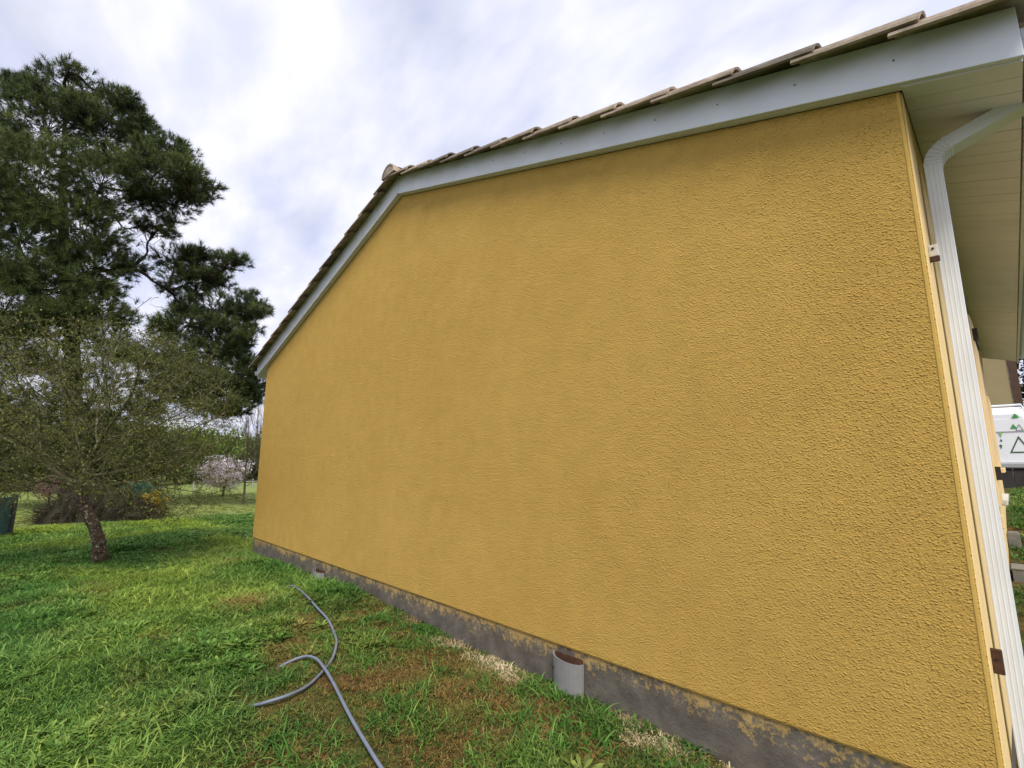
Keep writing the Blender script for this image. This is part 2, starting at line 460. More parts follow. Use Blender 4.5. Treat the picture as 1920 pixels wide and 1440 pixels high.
M_HOSE = simple('hose_grey', (0.15, 0.175, 0.23), 0.45, 0.12, 20, 0.1, 0.002)
M_GREENMESH = simple('green_screen', (0.022, 0.062, 0.048), 0.7, 0.35, 6, 0.3)
M_CONC = simple('concrete', (0.17, 0.165, 0.145), 0.9, 0.2, 12, 0.4, 0.004)
M_CONCPALE = simple('pale_concrete', (0.50, 0.48, 0.42), 0.9, 0.15, 12, 0.4, 0.004)
M_PIPEGREY = simple('grey_half_pipe', (0.21, 0.207, 0.20), 0.7, 0.1, 14, 0.25, 0.003)
M_VAN = simple('van_white', (0.78, 0.79, 0.80), 0.25, 0.02, 2, 0)
M_VANGREY = simple('van_grey_plastic', (0.33, 0.34, 0.33), 0.6, 0.08, 10)
M_RUBBER = simple('rubber', (0.02, 0.02, 0.02), 0.8, 0.2, 20)
M_RED = simple('red_lens', (0.35, 0.02, 0.02), 0.2, 0.05, 20, 0)
M_LOGO = simple('logo_green', (0.06, 0.30, 0.07), 0.4, 0.03, 5, 0)
M_LOGODK = simple('logo_dark_green', (0.05, 0.11, 0.05), 0.4, 0.03, 5, 0)
M_LOGOLT = simple('logo_light_green', (0.28, 0.46, 0.20), 0.4, 0.03, 5, 0)
M_LOWWALL = simple('dark_wall', (0.040, 0.036, 0.034), 0.85, 0.3, 5, 0.3)
M_NEIGH = simple('olive_render', (0.30, 0.24, 0.125), 0.9, 0.06, 2, 0.3)
M_NBROWN = simple('brown_trim', (0.075, 0.042, 0.026), 0.7, 0.2, 4)

# ------------------------------------------------------------------ ground
gx = np.unique(np.concatenate([np.linspace(-260, -40, 12), np.linspace(-40, -14, 40), np.linspace(-14, 1.5, 130), np.linspace(1.5, 6, 12), np.linspace(6, 180, 14)]))
gy = np.unique(np.concatenate([np.linspace(-180, -12, 12), np.linspace(-12, -4, 20), np.linspace(-4, 2, 60), np.linspace(2, 20, 50), np.linspace(20, 200, 16)]))
GX, GY = np.meshgrid(gx, gy)
GZ = ground_z(GX, GY)
nx_, ny_ = len(gx), len(gy)
ii = np.arange(ny_-1)[:, None]*nx_+np.arange(nx_-1)[None, :]
quads = np.stack([ii, ii+1, ii+1+nx_, ii+nx_], -1).reshape(-1)
lawn = fast_mesh('lawn_ground', np.stack([GX, GY, GZ], -1).reshape(-1, 3), quads, 4, M_GROUND, smooth=True)
tag(lawn, kind='structure')

# ------------------------------------------------------------------ the house
W = 7.935; ZB = 0.28; HE = 2.88; HA = 4.133; SL = (HA-HE)/(W/2); XA = -W/2
YL = 7.2                                    # length of the long side
OV = 0.335                                  # eaves overhang
house = empty('yellow_house', (XA, 0, 0), 'single-storey house with yellow rendered gable wall, white bargeboards and tiled roof', 'house')
b = MB()
b.extrude([(-W, 0, ZB), (0, 0, ZB), (0, 0, HE), (XA, 0, HA), (-W, 0, HE)], (0, YL, 0))
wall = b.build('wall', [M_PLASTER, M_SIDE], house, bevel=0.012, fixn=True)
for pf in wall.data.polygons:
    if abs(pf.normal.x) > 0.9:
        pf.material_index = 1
b = MB()
b.box((-0.013, -0.0002, (ZB+HE)/2), (0.012, 0.004, HE-ZB-0.01))
b.build('corner_bead', M_BEAD, house, bevel=0.002)
b = MB()
b.box((XA, YL/2+0.006, ZB/2-0.31), (W-0.03, YL-0.012, ZB+0.619))
b.build('plinth', M_PLINTH, house)

def zl(x):                                  # lower edge line of the bargeboards
    return HE + SL*min(x+W, -x)
def sgn_prism(bm, x0, x1, lo, hi, y0, y1, mat_=0):
    poly = [(x0, y0, zl(x0)+lo), (x1, y0, zl(x1)+lo), (x1, y0, zl(x1)+hi), (x0, y0, zl(x0)+hi)]
    bm.extrude(poly, (0, y1-y0, 0), mat_)
screw_me = None
for side in (0, 1):
    b = MB()
    if side == 0:
        sgn_prism(b, XA+0.004, OV, 0.0, 0.20, -0.055, -0.034)
    else:
        sgn_prism(b, -W-OV+0.02, XA-0.004, 0.0, 0.20, -0.055, -0.034)
    board = b.build('bargeboard', M_WHITE, house, bevel=0.003, fixn=True)
    b = MB()
    if side == 0:
        sgn_prism(b, XA, OV-0.01, -0.002, 0.012, -0.034, 0.0)
    else:
        sgn_prism(b, -W-OV+0.03, XA, -0.002, 0.012, -0.034, 0.0)
    b.build('verge_soffit', M_SOFFIT, house, fixn=True)
    for k in range(12):
        x = -0.317+0.31 - 0.352*k if side == 0 else -W+0.05+0.352*k
        if (side == 0 and x < XA+0.1) or (side == 1 and x > XA-0.1):
            continue
        b = MB()
        b.tube([(x, -0.054, zl(x)+0.105), (x, -0.0575, zl(x)+0.105)], 0.0038, 6)
        b.build('screw', M_DARK, board)
b = MB()
b.box((XA, -0.0575, HA+0.10), (0.022, 0.004, 0.20))
b.build('bargeboard_joint', M_WHITE, house)

# roof deck and tiles
roof_b = MB()
for side in (0, 1):
    xs = (XA, OV+0.02) if side == 0 else (-W-OV-0.02, XA)
    sgn_prism(roof_b, xs[0], xs[1], 0.125, 0.145, -0.032, YL+0.03)
roof = roof_b.build('roof', M_TILE, house, fixn=True)
ca = math.cos(math.atan(SL)); GAUGE = 0.3395
def tile_profile():
    pts = [(0.0, 0.0), (0.018, 0.0)]
    for k in range(7):
        a = math.pi*k/6
        pts.append((0.098-0.078*math.cos(a), 0.056*math.sin(a)**0.8+0.004))
    pts += [(0.19, 0.0), (0.29, 0.0), (0.30, 0.012)]
    return pts
def tile_mesh():
    prof = tile_profile(); th = 0.013; L = 0.44
    b = MB(); n = len(prof)
    # local: x down the slope (0 = tail), y along the ridge, z up from the deck
    vs = []
    for (u, lift) in ((0.0, 0.036), (-L, 0.002)):
        sc = 1.0 if u == 0 else 0.9
        for (v, h) in prof:
            vs.append((u, v, h*sc+th+lift))
        for (v, h) in prof:
            vs.append((u, v, h*sc+lift))
    fs = []
    for i in range(n-1):
        fs.append((i, i+1, 2*n+i+1, 2*n+i))                    # top
        fs.append((n+i, 3*n+i, 3*n+i+1, n+i+1))                # underside
        fs.append((i, n+i, n+i+1, i+1))                        # tail end
    fs.append((0, 2*n, 3*n, n)); fs.append((n-1, 2*n-1, 4*n-1, 3*n-1))
    b.add(vs, fs)
    me_o = b.build('tile', M_TILE, roof, fixn=True)
    return me_o
proto_tile = tile_mesh()
tile_me = proto_tile.data
bpy.data.objects.remove(proto_tile)
NROW = 13; NCOL_PART = 9
def tile_matrix(side, r, c):
    if side == 0:
        xt = 0.415 - GAUGE*r
        ang = math.atan(SL)
        z = HE-SL*xt+0.138
        return Matrix.Translation((xt, -0.165+0.29*c, z)) @ Matrix.Rotation(ang, 4, 'Y')
    xt = -W-0.415+GAUGE*r
    ang = -math.atan(SL)
    z = HE+SL*(xt+W)+0.138
    return Matrix.Translation((xt, -0.165+0.29*c, z)) @ Matrix.Rotation(ang, 4, 'Y') @ Matrix.Diagonal((-1, 1, 1, 1))
restv = []; restf = []; nb = 0
tv = np.array([v.co[:] for v in tile_me.vertices]); tf = [tuple(p.vertices) for p in tile_me.polygons]
ncol = int((YL+0.17)/0.29)+1
rest = MB()
for side in (0, 1):
    for r in range(NROW):
        for c in range(ncol):
            mtx = tile_matrix(side, r, c)
            jit = Matrix.Rotation(random.uniform(-0.006, 0.006), 4, 'Z') @ Matrix.Translation((random.uniform(-0.006, 0.006), random.uniform(-0.004, 0.004) if c else random.uniform(-0.008, 0.004), 0))
            mtx = mtx @ jit
            if c < NCOL_PART:
                o = bpy.data.objects.new('tile', tile_me); COL.objects.link(o); o.parent = roof
                o.matrix_basis = Matrix.Translation(Vector((-XA, 0, 0))) @ mtx if False else mtx
                o.matrix_parent_inverse = Matrix.Identity(4)
            else:
                hv = np.c_[tv, np.ones(len(tv))] @ np.array(mtx).T
                rest.add(hv[:, :3], tf)
ro = rest.build('roof_tiling', M_TILE, roof)
tag(ro, kind='stuff')
# fix the frame: roof is a child of the house, its own matrix must be world = identity for the tiles
roof.matrix_parent_inverse = Matrix.Translation(-Vector(house.location))
ro.matrix_parent_inverse = Matrix.Identity(4)
# ridge caps
def ridge_mesh():
    b = MB(); n = 9
    prof_o = [(0.125*math.cos(math.pi*k/(n-1)), 0.12*math.sin(math.pi*k/(n-1))) for k in range(n)]
    prof_i = [(0.108*math.cos(math.pi*k/(n-1)), 0.104*math.sin(math.pi*k/(n-1))) for k in range(n)]
    vs = []
    for yy, s in ((0, 1.0), (0.44, 0.9)):
        vs += [(x*s, yy, z*s) for x, z in prof_o] + [(x*s, yy, z*s) for x, z in prof_i]
    fs = []
    for i in range(n-1):
        fs += [(i, i+1, 2*n+i+1, 2*n+i), (n+i, 3*n+i, 3*n+i+1, n+i+1), (i, n+i, n+i+1, i+1), (2*n+i, 2*n+i+1, 3*n+i+1, 3*n+i)]
    b.add(vs, fs)
    return b.build('ridge_tile', M_TILE, roof, smooth=False, fixn=True)
rp = ridge_mesh(); rp.matrix_parent_inverse = Matrix.Identity(4)
rp.location = (XA, -0.18, HA+0.155)
for k in range(1, int(YL/0.38)):
    o = bpy.data.objects.new('ridge_tile', rp.data); COL.objects.link(o); o.parent = roof
    o.location = (XA, -0.18+0.38*k, HA+0.155+random.uniform(0, 0.006))
b = MB()
b.extrude([(XA+0.104*math.cos(math.pi*k/8), -0.176, HA+0.155+0.10*math.sin(math.pi*k/8)) for k in range(9)], (0, 0.05, 0))
mo = b.build('ridge_mortar', M_TILE, roof, fixn=True); mo.matrix_parent_inverse = Matrix.Identity(4)

# eaves soffit on the long side: planks across the overhang, fascia, gutter
def soff_z(x):
    return HE-0.006-SL*x
sof = MB()
sof.extrude([(0.0, -0.03, soff_z(0)+0.018), (OV, -0.03, soff_z(OV)+0.018), (OV, -0.03, soff_z(OV)+0.026), (0.0, -0.03, soff_z(0)+0.026)], (0, YL+0.05, 0))
soffit = sof.build('soffit', M_SOFFIT, house, fixn=True)
pk = MB()
pk.extrude([(0.002, 0, soff_z(0.002)), (OV-0.004, 0, soff_z(OV-0.004)), (OV-0.004, 0, soff_z(OV-0.004)+0.016), (0.002, 0, soff_z(0.002)+0.016)], (0, 0.0975, 0))
plank0 = pk.build('soffit_plank', M_SOFFIT, soffit, bevel=0.0015, fixn=True)
plank0.matrix_parent_inverse = Matrix.Identity(4)
plank0.location = (0, -0.03, 0)
for k in range(1, int(YL/0.1)):
    o = bpy.data.objects.new('soffit_plank', plank0.data); COL.objects.link(o); o.parent = soffit
    o.location = (0, -0.03+0.1*k, random.uniform(-0.001, 0.001))
    md = o.modifiers.new('bevel', 'BEVEL'); md.width = 0.0015; md.segments = 1
b = MB(); b.box((OV+0.010, YL/2, soff_z(OV)+0.06), (0.018, YL+0.06, 0.16)); b.build('fascia', M_WHITE, house, bevel=0.003)
b = MB(); b.box((-W-OV-0.010, YL/2, soff_z(OV)+0.06), (0.018, YL+0.06, 0.16)); b.build('fascia', M_WHITE, house, bevel=0.003)
b = MB()
b.extrude([(-W-OV, -0.03, HE-0.006-SL*OV), (-W, -0.03, HE-0.006), (-W, -0.03, HE+0.014), (-W-OV, -0.03, HE+0.014-SL*OV)], (0, YL+0.05, 0))
b.build('soffit', M_SOFFIT, house, fixn=True)
def gutter(x0, s):
    b = MB(); n = 10; vs = []; fs = []
    for yy in (-0.045, YL+0.04):
        for rr in (0.062, 0.058):
            for k in range(n):
                a = math.pi + math.pi*k/(n-1)
                vs.append((x0+s*0.064+rr*math.cos(a), yy, soff_z(OV)+0.105+rr*math.sin(a)*1.1))
    for i in range(n-1):
        fs += [(i, i+1, 2*n+i+1, 2*n+i), (n+i, 3*n+i, 3*n+i+1, n+i+1), (i, n+i, n+i+1, i+1), (2*n+i, 2*n+i+1, 3*n+i+1, 3*n+i)]
    fs += [tuple(range(n)), tuple(range(2*n, 3*n))]
    fs += [(0, 2*n, 3*n, n), (n-1, 2*n-1, 4*n-1, 3*n-1)]
    b.add(vs, fs)
    b.tube([(x0+s*0.128, -0.045, soff_z(OV)+0.107), (x0+s*0.128, YL+0.04, soff_z(OV)+0.107)], 0.007, 6)
    return b.build('gutter', M_ALU, house, fixn=True)
gutter(OV+0.019, 1); gutter(-W-OV-0.019, -1)

# rectangular ribbed downpipe
PX, PY = 0.047, 0.30
def pipe_section():
    # local a = across the -y face (x axis), c = depth (y)
    hx, hy = 0.028, 0.042
    pts = []
    nr = 4
    def face(p0, p1, nrm):
        out = []
        for k in range(nr*4):
            s = k/(nr*4)
            rib = 0.0011*max(0, math.sin(s*nr*2*math.pi))
            out.append((p0[0]+(p1[0]-p0[0])*s+nrm[0]*rib, p0[1]+(p1[1]-p0[1])*s+nrm[1]*rib))
        return out
    pts += face((-hx, -hy), (hx, -hy), (0, -1))
    pts += face((hx, -hy), (hx, hy), (1, 0))
    pts += face((hx, hy), (-hx, hy), (0, 1))
    pts += face((-hx, hy), (-hx, -hy), (-1, 0))
    return pts
def sweep(path, name, parent, mt, fold=None):
    sec = pipe_section(); n = len(sec); b = MB(); vs = []; fs = []
    for i, q in enumerate(path):
        q = Vector(q)
        t = (Vector(path[min(i+1, len(path)-1)])-Vector(path[max(i-1, 0)])).normalized()
        side = Vector((0, 1, 0))
        out = side.cross(t).normalized()          # x for a vertical run going up
        for (a, c) in sec:
            k_ = 1.0 if fold is None else fold[i]
            vs.append(tuple(q+out*a*k_+side*c*k_))
    for i in range(len(path)-1):
        for k in range(n):
            k2 = (k+1) % n
            fs.append((i*n+k, i*n+k2, (i+1)*n+k2, (i+1)*n+k))
    fs.append(tuple(reversed(range(n)))); fs.append(tuple((len(path)-1)*n+k for k in range(n)))
    b.add(vs, fs)
    return b.build(name, mt, parent, fixn=True)
downpipe = sweep([(PX, PY, -0.05), (PX, PY, 1.2), (PX, PY, 2.645)], 'downpipe', house, M_ALU)
el = []
for k in range(15):                              # pressed elbow: folds stand slightly proud
    a = math.radians(74)*k/14
    r = 0.085
    el.append((PX+r*(1-math.cos(a)), PY, 2.640+r*math.sin(a)))
e1 = sweep(el, 'elbow', downpipe, M_ALU, [1.0+0.07*(k % 2) for k in range(15)])
for v in e1.data.vertices:
    pass
ex, ez = el[-1][0], el[-1][2]
end = (OV+0.06, PY, ez+(OV+0.06-ex)*math.tan(math.radians(16)))
o = sweep([(ex-0.005, PY, ez-0.0015), end], 'offset_pipe', downpipe, M_ALU)
o = sweep([(end[0], PY, end[2]-0.03), (end[0], PY, soff_z(OV)+0.06)], 'gutter_outlet', downpipe, M_ALU)
for zc, dark in ((2.20, False), (0.68, True)):
    b = MB()
    b.box((PX, PY+0.03, zc), (0.058, 0.03, 0.022))
    bk = b.build('bracket', M_ALU, downpipe, bevel=0.002)
    b = MB()
    b.box((0.015, 0.105, zc+0.004), (0.030, 0.012, 0.082 if dark else 0.050))
    b.build('bracket_plate', M_BROWN if dark else M_SILL, bk, bevel=0.003)
    b = MB(); b.tube([(0.014, 0.0995, zc+0.012), (0.014, 0.096, zc+0.012)], 0.005, 6)
    b.build('screw', M_DARK, bk)
    if not dark:
        b = MB(); b.box((0.0155, 0.106, zc-0.031), (0.031, 0.014, 0.018)); b.build('bracket_slot', M_BROWN, bk)

# long-side window with its shutter folded back, sill and hardware
b = MB(); b.box((0.024, 2.62, 1.75), (0.036, 0.60, 1.36)); shutter = b.build('shutter', M_SHUTTER, house, bevel=0.004)
for k in range(5):
    b = MB(); b.box((0.0445, 2.38+0.12*k, 1.75), (0.005, 0.104, 1.30)); b.build('shutter_board', M_SHUTTER, shutter)
for zc in (2.28, 1.30):
    b = MB(); b.box((0.054, 2.62, zc), (0.012, 0.56, 0.045)); b.box((0.05, 2.35, zc), (0.04, 0.05, 0.09)); b.build('hinge', M_DARK, shutter)
b = MB(); b.box((-0.02, 3.45, 1.73), (0.07, 1.0, 1.24)); win = b.build('window', M_GLASSY, house)
b = MB()
for q in ((2.97, 0.06), (3.45, 0.06), (3.93, 0.06)):
    b.box((0.012, q[0], 1.73), (0.030, q[1], 1.26))
for zc in (1.12, 2.35):
    b.box((0.0125, 3.45, zc), (0.031, 0.90, 0.05))
b.build('window_frame', M_SHUTTER, win)
b = MB(); b.box((0.03, 3.45, 1.075), (0.08, 1.10, 0.045)); b.build('window_sill', M_SILL, house, bevel=0.006)
b = MB(); b.box((0.025, 2.42, 0.97), (0.035, 0.05, 0.09)); b.build('shutter_catch', M_SHUTTER, house, bevel=0.006)
b = MB(); b.box((0.03, 5.1, 1.30), (0.07, 0.9, 0.05)); b.build('window_sill', M_SHUTTER, house, bevel=0.006)
b = MB(); b.box((0.018, 5.1, 1.70), (0.034, 0.8, 0.74)); b.build('shutter', M_SHUTTER, house, bevel=0.004)

# half-round vent covers on the plinth
def vent(x, r, z0, z1, name_mat):
    b = MB(); n = 13; vs = []; fs = []
    for zz_, s in ((z0, 0.92), (z1, 1.0)):
        for rr in (r, r-0.008):
            for k in range(n):
                a = math.pi*k/(n-1)
                vs.append((x+rr*s*math.cos(a), 0.004-rr*s*0.62*math.sin(a), zz_+0.012*math.cos(a)*(-1 if zz_ == z1 else 0)))
    for i in range(n-1):
        fs += [(i, i+1, 2*n+i+1, 2*n+i), (n+i, 3*n+i, 3*n+i+1, n+i+1), (2*n+i, 2*n+i+1, 3*n+i+1, 3*n+i)]
    b.add(vs, fs)
    v = b.build('vent_cover', name_mat, house, fixn=True, smooth=False)
    b = MB(); b.extrude([(x+(r-0.010)*math.cos(math.pi*k/12), 0.002-(r-0.014)*0.60*math.sin(math.pi*k/12), z1-0.10) for k in range(13)], (0, 0, 0.05))
    b.build('vent_soil', M_BROWN, v, fixn=True)
    b = MB(); b.box((x, 0.0035, z1-0.035), (2*r-0.02, 0.006, 0.09)); b.build('vent_opening', M_BROWN, v)
    b = MB(); b.tube([(x-r*0.62, -r*0.48, z1-0.06), (x-r*0.62, -r*0.51, z1-0.06)], 0.005, 6); b.build('screw', M_DARK, v)
vent(-1.83, 0.112, 0.0, 0.235, M_PIPEGREY)
vent(-5.43, 0.115, 0.02, 0.185, M_PIPEGREY)

# ------------------------------------------------------------------ small things by the house
b = MB(); b.box((-8.14, 0.42, 0.06), (0.40, 0.5, 0.30)); b.box((-8.14, 0.42, 0.216), (0.42, 0.52, 0.02), 1)
tag(b.build('concrete_step', [M_CONC, M_CONCPALE], None, bevel=0.008), 'small grey concrete step with pale top at the far corner of the yellow wall', 'step')

def catmull(pts, n=8):
    P_ = [np.asarray(q, float) for q in pts]; P_ = [2*P_[0]-P_[1]]+P_+[2*P_[-1]-P_[-2]]; out = []
    for i in range(1, len(P_)-2):
        for k in range(n):
            t = k/n
            out.append(0.5*((2*P_[i])+(P_[i+1]-P_[i-1])*t+(2*P_[i-1]-5*P_[i]+4*P_[i+1]-P_[i+2])*t*t+(3*P_[i]-P_[i-1]-3*P_[i+1]+P_[i+2])*t**3))
    out.append(P_[-2]); return out
def ground_hit(x, y):
    z = 0.03
    for _ in range(6):
        q = hit(x, y, 2, z); z = float(ground_z(q[0], q[1]))+0.03
    return hit(x, y, 2, z)
hose_px = [(486, 1056), (505, 1074), (530, 1092), (550, 1099), (572, 1115), (597, 1142), (615, 1162), (627, 1182), (631, 1205), (624, 1230), (606, 1254),
           (578, 1281), (542, 1303), (505, 1315), (478, 1314), (458, 1301), (454, 1284), (470, 1266), (500, 1250), (535, 1238), (570, 1231), (592, 1240), (607, 1257),
           (625, 1287), (655, 1340), (690, 1400), (722, 1450), (760, 1500)]
hose_w = []
for i, q in enumerate(hose_px):
    g_ = ground_hit(*q)
    lift = 0.018 if i not in (9, 10, 11) else 0.006
    if i in (15, 16, 17, 18): lift = -0.035
    if i in (14, 19): lift = -0.004
    if i in (0, 1, 2): lift = -0.03
    if i == 7: lift = 0.0
    if i in (21, 22, 23): lift = 0.034
    hose_w.append((g_[0], g_[1], float(ground_z(g_[0], g_[1]))+lift+0.012))
HOSE_PATH = catmull(hose_w, 7)
b = MB(); b.tube(HOSE_PATH, 0.0088, 8)
hose = b.build('garden_hose', M_HOSE, None, smooth=True)
tag(hose, 'grey-blue garden hose lying looped in the grass', 'hose')

# ------------------------------------------------------------------ grass
grass_col = bpy.data.collections.new('grass_sources')       # never linked to the scene: only instanced
def clump(name, n, radius, h0, h1, bend, wd, flat=0.0, seg=3, r_=None):
    rr = np.random.default_rng(r_)
    vs = []; fs = []; tn = []
    for k in range(n):
        a = rr.uniform(0, 2*math.pi); d = radius*math.sqrt(rr.uniform(0, 1))
        bx_, by_ = d*math.cos(a), d*math.sin(a)
        az = rr.uniform(0, 2*math.pi); h = rr.uniform(h0, h1); bd = rr.uniform(0.3, 1.0)*bend
        wdt = wd*rr.uniform(0.6, 1.3); tint = rr.uniform(0, 1)
        ux, uy = math.cos(az), math.sin(az); px_, py_ = -uy, ux
        b0 = len(vs); th = rr.uniform(0.05, 0.5)+flat; x_, z_ = 0.0, 0.0
        for s in range(seg+1):
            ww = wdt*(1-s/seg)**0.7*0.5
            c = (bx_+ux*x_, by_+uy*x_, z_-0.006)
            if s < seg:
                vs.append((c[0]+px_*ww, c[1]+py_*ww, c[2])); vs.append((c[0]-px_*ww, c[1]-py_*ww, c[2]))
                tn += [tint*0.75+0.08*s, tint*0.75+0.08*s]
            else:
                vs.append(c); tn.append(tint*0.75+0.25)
            x_ += h/seg*math.sin(th); z_ += h/seg*math.cos(th); th += bd/seg
        for s in range(seg-1):
            i = b0+2*s
            fs += [(i, i+1, i+3), (i, i+3, i+2)]
        i = b0+2*(seg-1); fs.append((i, i+1, i+2))
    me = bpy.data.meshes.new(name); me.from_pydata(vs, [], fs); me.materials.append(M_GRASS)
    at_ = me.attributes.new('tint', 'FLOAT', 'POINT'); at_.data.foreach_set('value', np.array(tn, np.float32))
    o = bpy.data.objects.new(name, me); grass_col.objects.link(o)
    return o
def rosette(name, n, L, wd, r_):
    rr = np.random.default_rng(r_); vs = []; fs = []; tn = []
    for k in range(n):
        az = rr.uniform(0, 6.28); l = L*rr.uniform(0.5, 1.1); up = rr.uniform(0.2, 0.9); tint = rr.uniform(0.2, 0.9)
        u = np.array([math.cos(az), math.sin(az), 0]); pv = np.array([-u[1], u[0], 0]); o0 = u*rr.uniform(0, 0.03)
        prof = [(0, 0.15), (0.35, 0.8), (0.7, 1.0), (1, 0.1)]
        b0 = len(vs)
        for s, ww in prof:
            c = o0+u*l*s*math.cos(up)+np.array([0, 0, l*s*math.sin(up)*(1-0.45*s)])
            vs += [tuple(c+pv*wd*ww*0.5), tuple(c-pv*wd*ww*0.5)]; tn += [tint, tint]
        for s in range(3):
            i = b0+2*s; fs += [(i, i+1, i+3), (i, i+3, i+2)]
    me = bpy.data.meshes.new(name); me.from_pydata(vs, [], fs); me.materials.append(M_GRASS)
    at_ = me.attributes.new('tint', 'FLOAT', 'POINT'); at_.data.foreach_set('value', np.array(tn, np.float32))
    o = bpy.data.objects.new(name, me); grass_col.objects.link(o)
# collection order is alphabetical by name
for k in range(3): clump('a_short_%d' % k, 58, 0.07, 0.018, 0.048, 1.3, 0.0056, 0.35, 3, 20+k)          # 0-2
for k in range(3): clump('b_medium_%d' % k, 40, 0.065, 0.030, 0.080, 2.0, 0.0066, 0.45, 3, 30+k)          # 3-5
for k in range(2): clump('c_tall_%d' % k, 24, 0.05, 0.06, 0.125, 2.6, 0.0078, 0.45, 4, 40+k)             # 6-7
for k in range(2): clump('d_flat_%d' % k, 60, 0.07, 0.014, 0.045, 0.9, 0.0058, 0.8, 2, 50+k)           # 8-9
for k in range(2): rosette('e_weed_%d' % k, 18, 0.070, 0.018, 60+k)                                    # 10-11
BROWN = [(680, 1140, .22), (655, 1262, .26), (800, 1235, .34), (870, 1300, .34), (950, 1300, .30), (1010, 1330, .25), (740, 1330, .22), (500, 1410, .22), (470, 1128, .25),
         (560, 1150, .16), (300, 1190, .12), (590, 1420, .22), (1100, 1390, .2), (830, 1400, .3)]
BROWN = [(*ground_hit(x, y)[:2], r) for x, y, r in BROWN]
STRAW = [(820, 1192, .09), (865, 1200, .11), (935, 1238, .12), (960, 1262, .07), (1175, 1335, .10), (1225, 1372, .10), (1125, 1300, .06), (770, 1158, .06), (1290, 1400, .06), (900, 1225, .08)]
STRAW = [(*ground_hit(x, y)[:2], r) for x, y, r in STRAW]
def scatter(n, x0, x1, y0, y1):
    return np.c_[rng.uniform(x0, x1, n), rng.uniform(y0, y1, n)]
def in_view(p, margin=140):
    v = np.c_[p, ground_z(p[:, 0], p[:, 1])]-CAM
    d = v @ FW
    x = 960+F_PX*(v @ RT)/d; y = 720-F_PX*(v @ UP)/d
    return (d > 0.4) & (x > -margin) & (x < 1920+margin) & (y < 1440+2.2*margin)
parts = []
near = scatter(27000, -8.6, 0.2, -3.6, 0.02); parts.append((near, 0))
mid = scatter(15000, -13.2, -7.8, -4.5, 3.2); parts.append((mid, 1))
far = scatter(9000, -15.4, -12.0, -5.0, 4.2); parts.append((far, 2))
field = scatter(5000, -30, -15.0, -6.0, 7.0); parts.append((field, 3))
rgt = scatter(1500, 0.05, 1.6, 1.0, 14); parts.append((rgt, 4))
parts.append((np.concatenate([scatter(6500, -13, 4.5, -8.0, -3.0), scatter(5500, 0.05, 4.5, -3.0, 13.0), scatter(2500, -2.5, 0.6, -3.0, -0.02)]), 5))
P_all, S_all, I_all, D_all, L_all, R_all = [], [], [], [], [], []
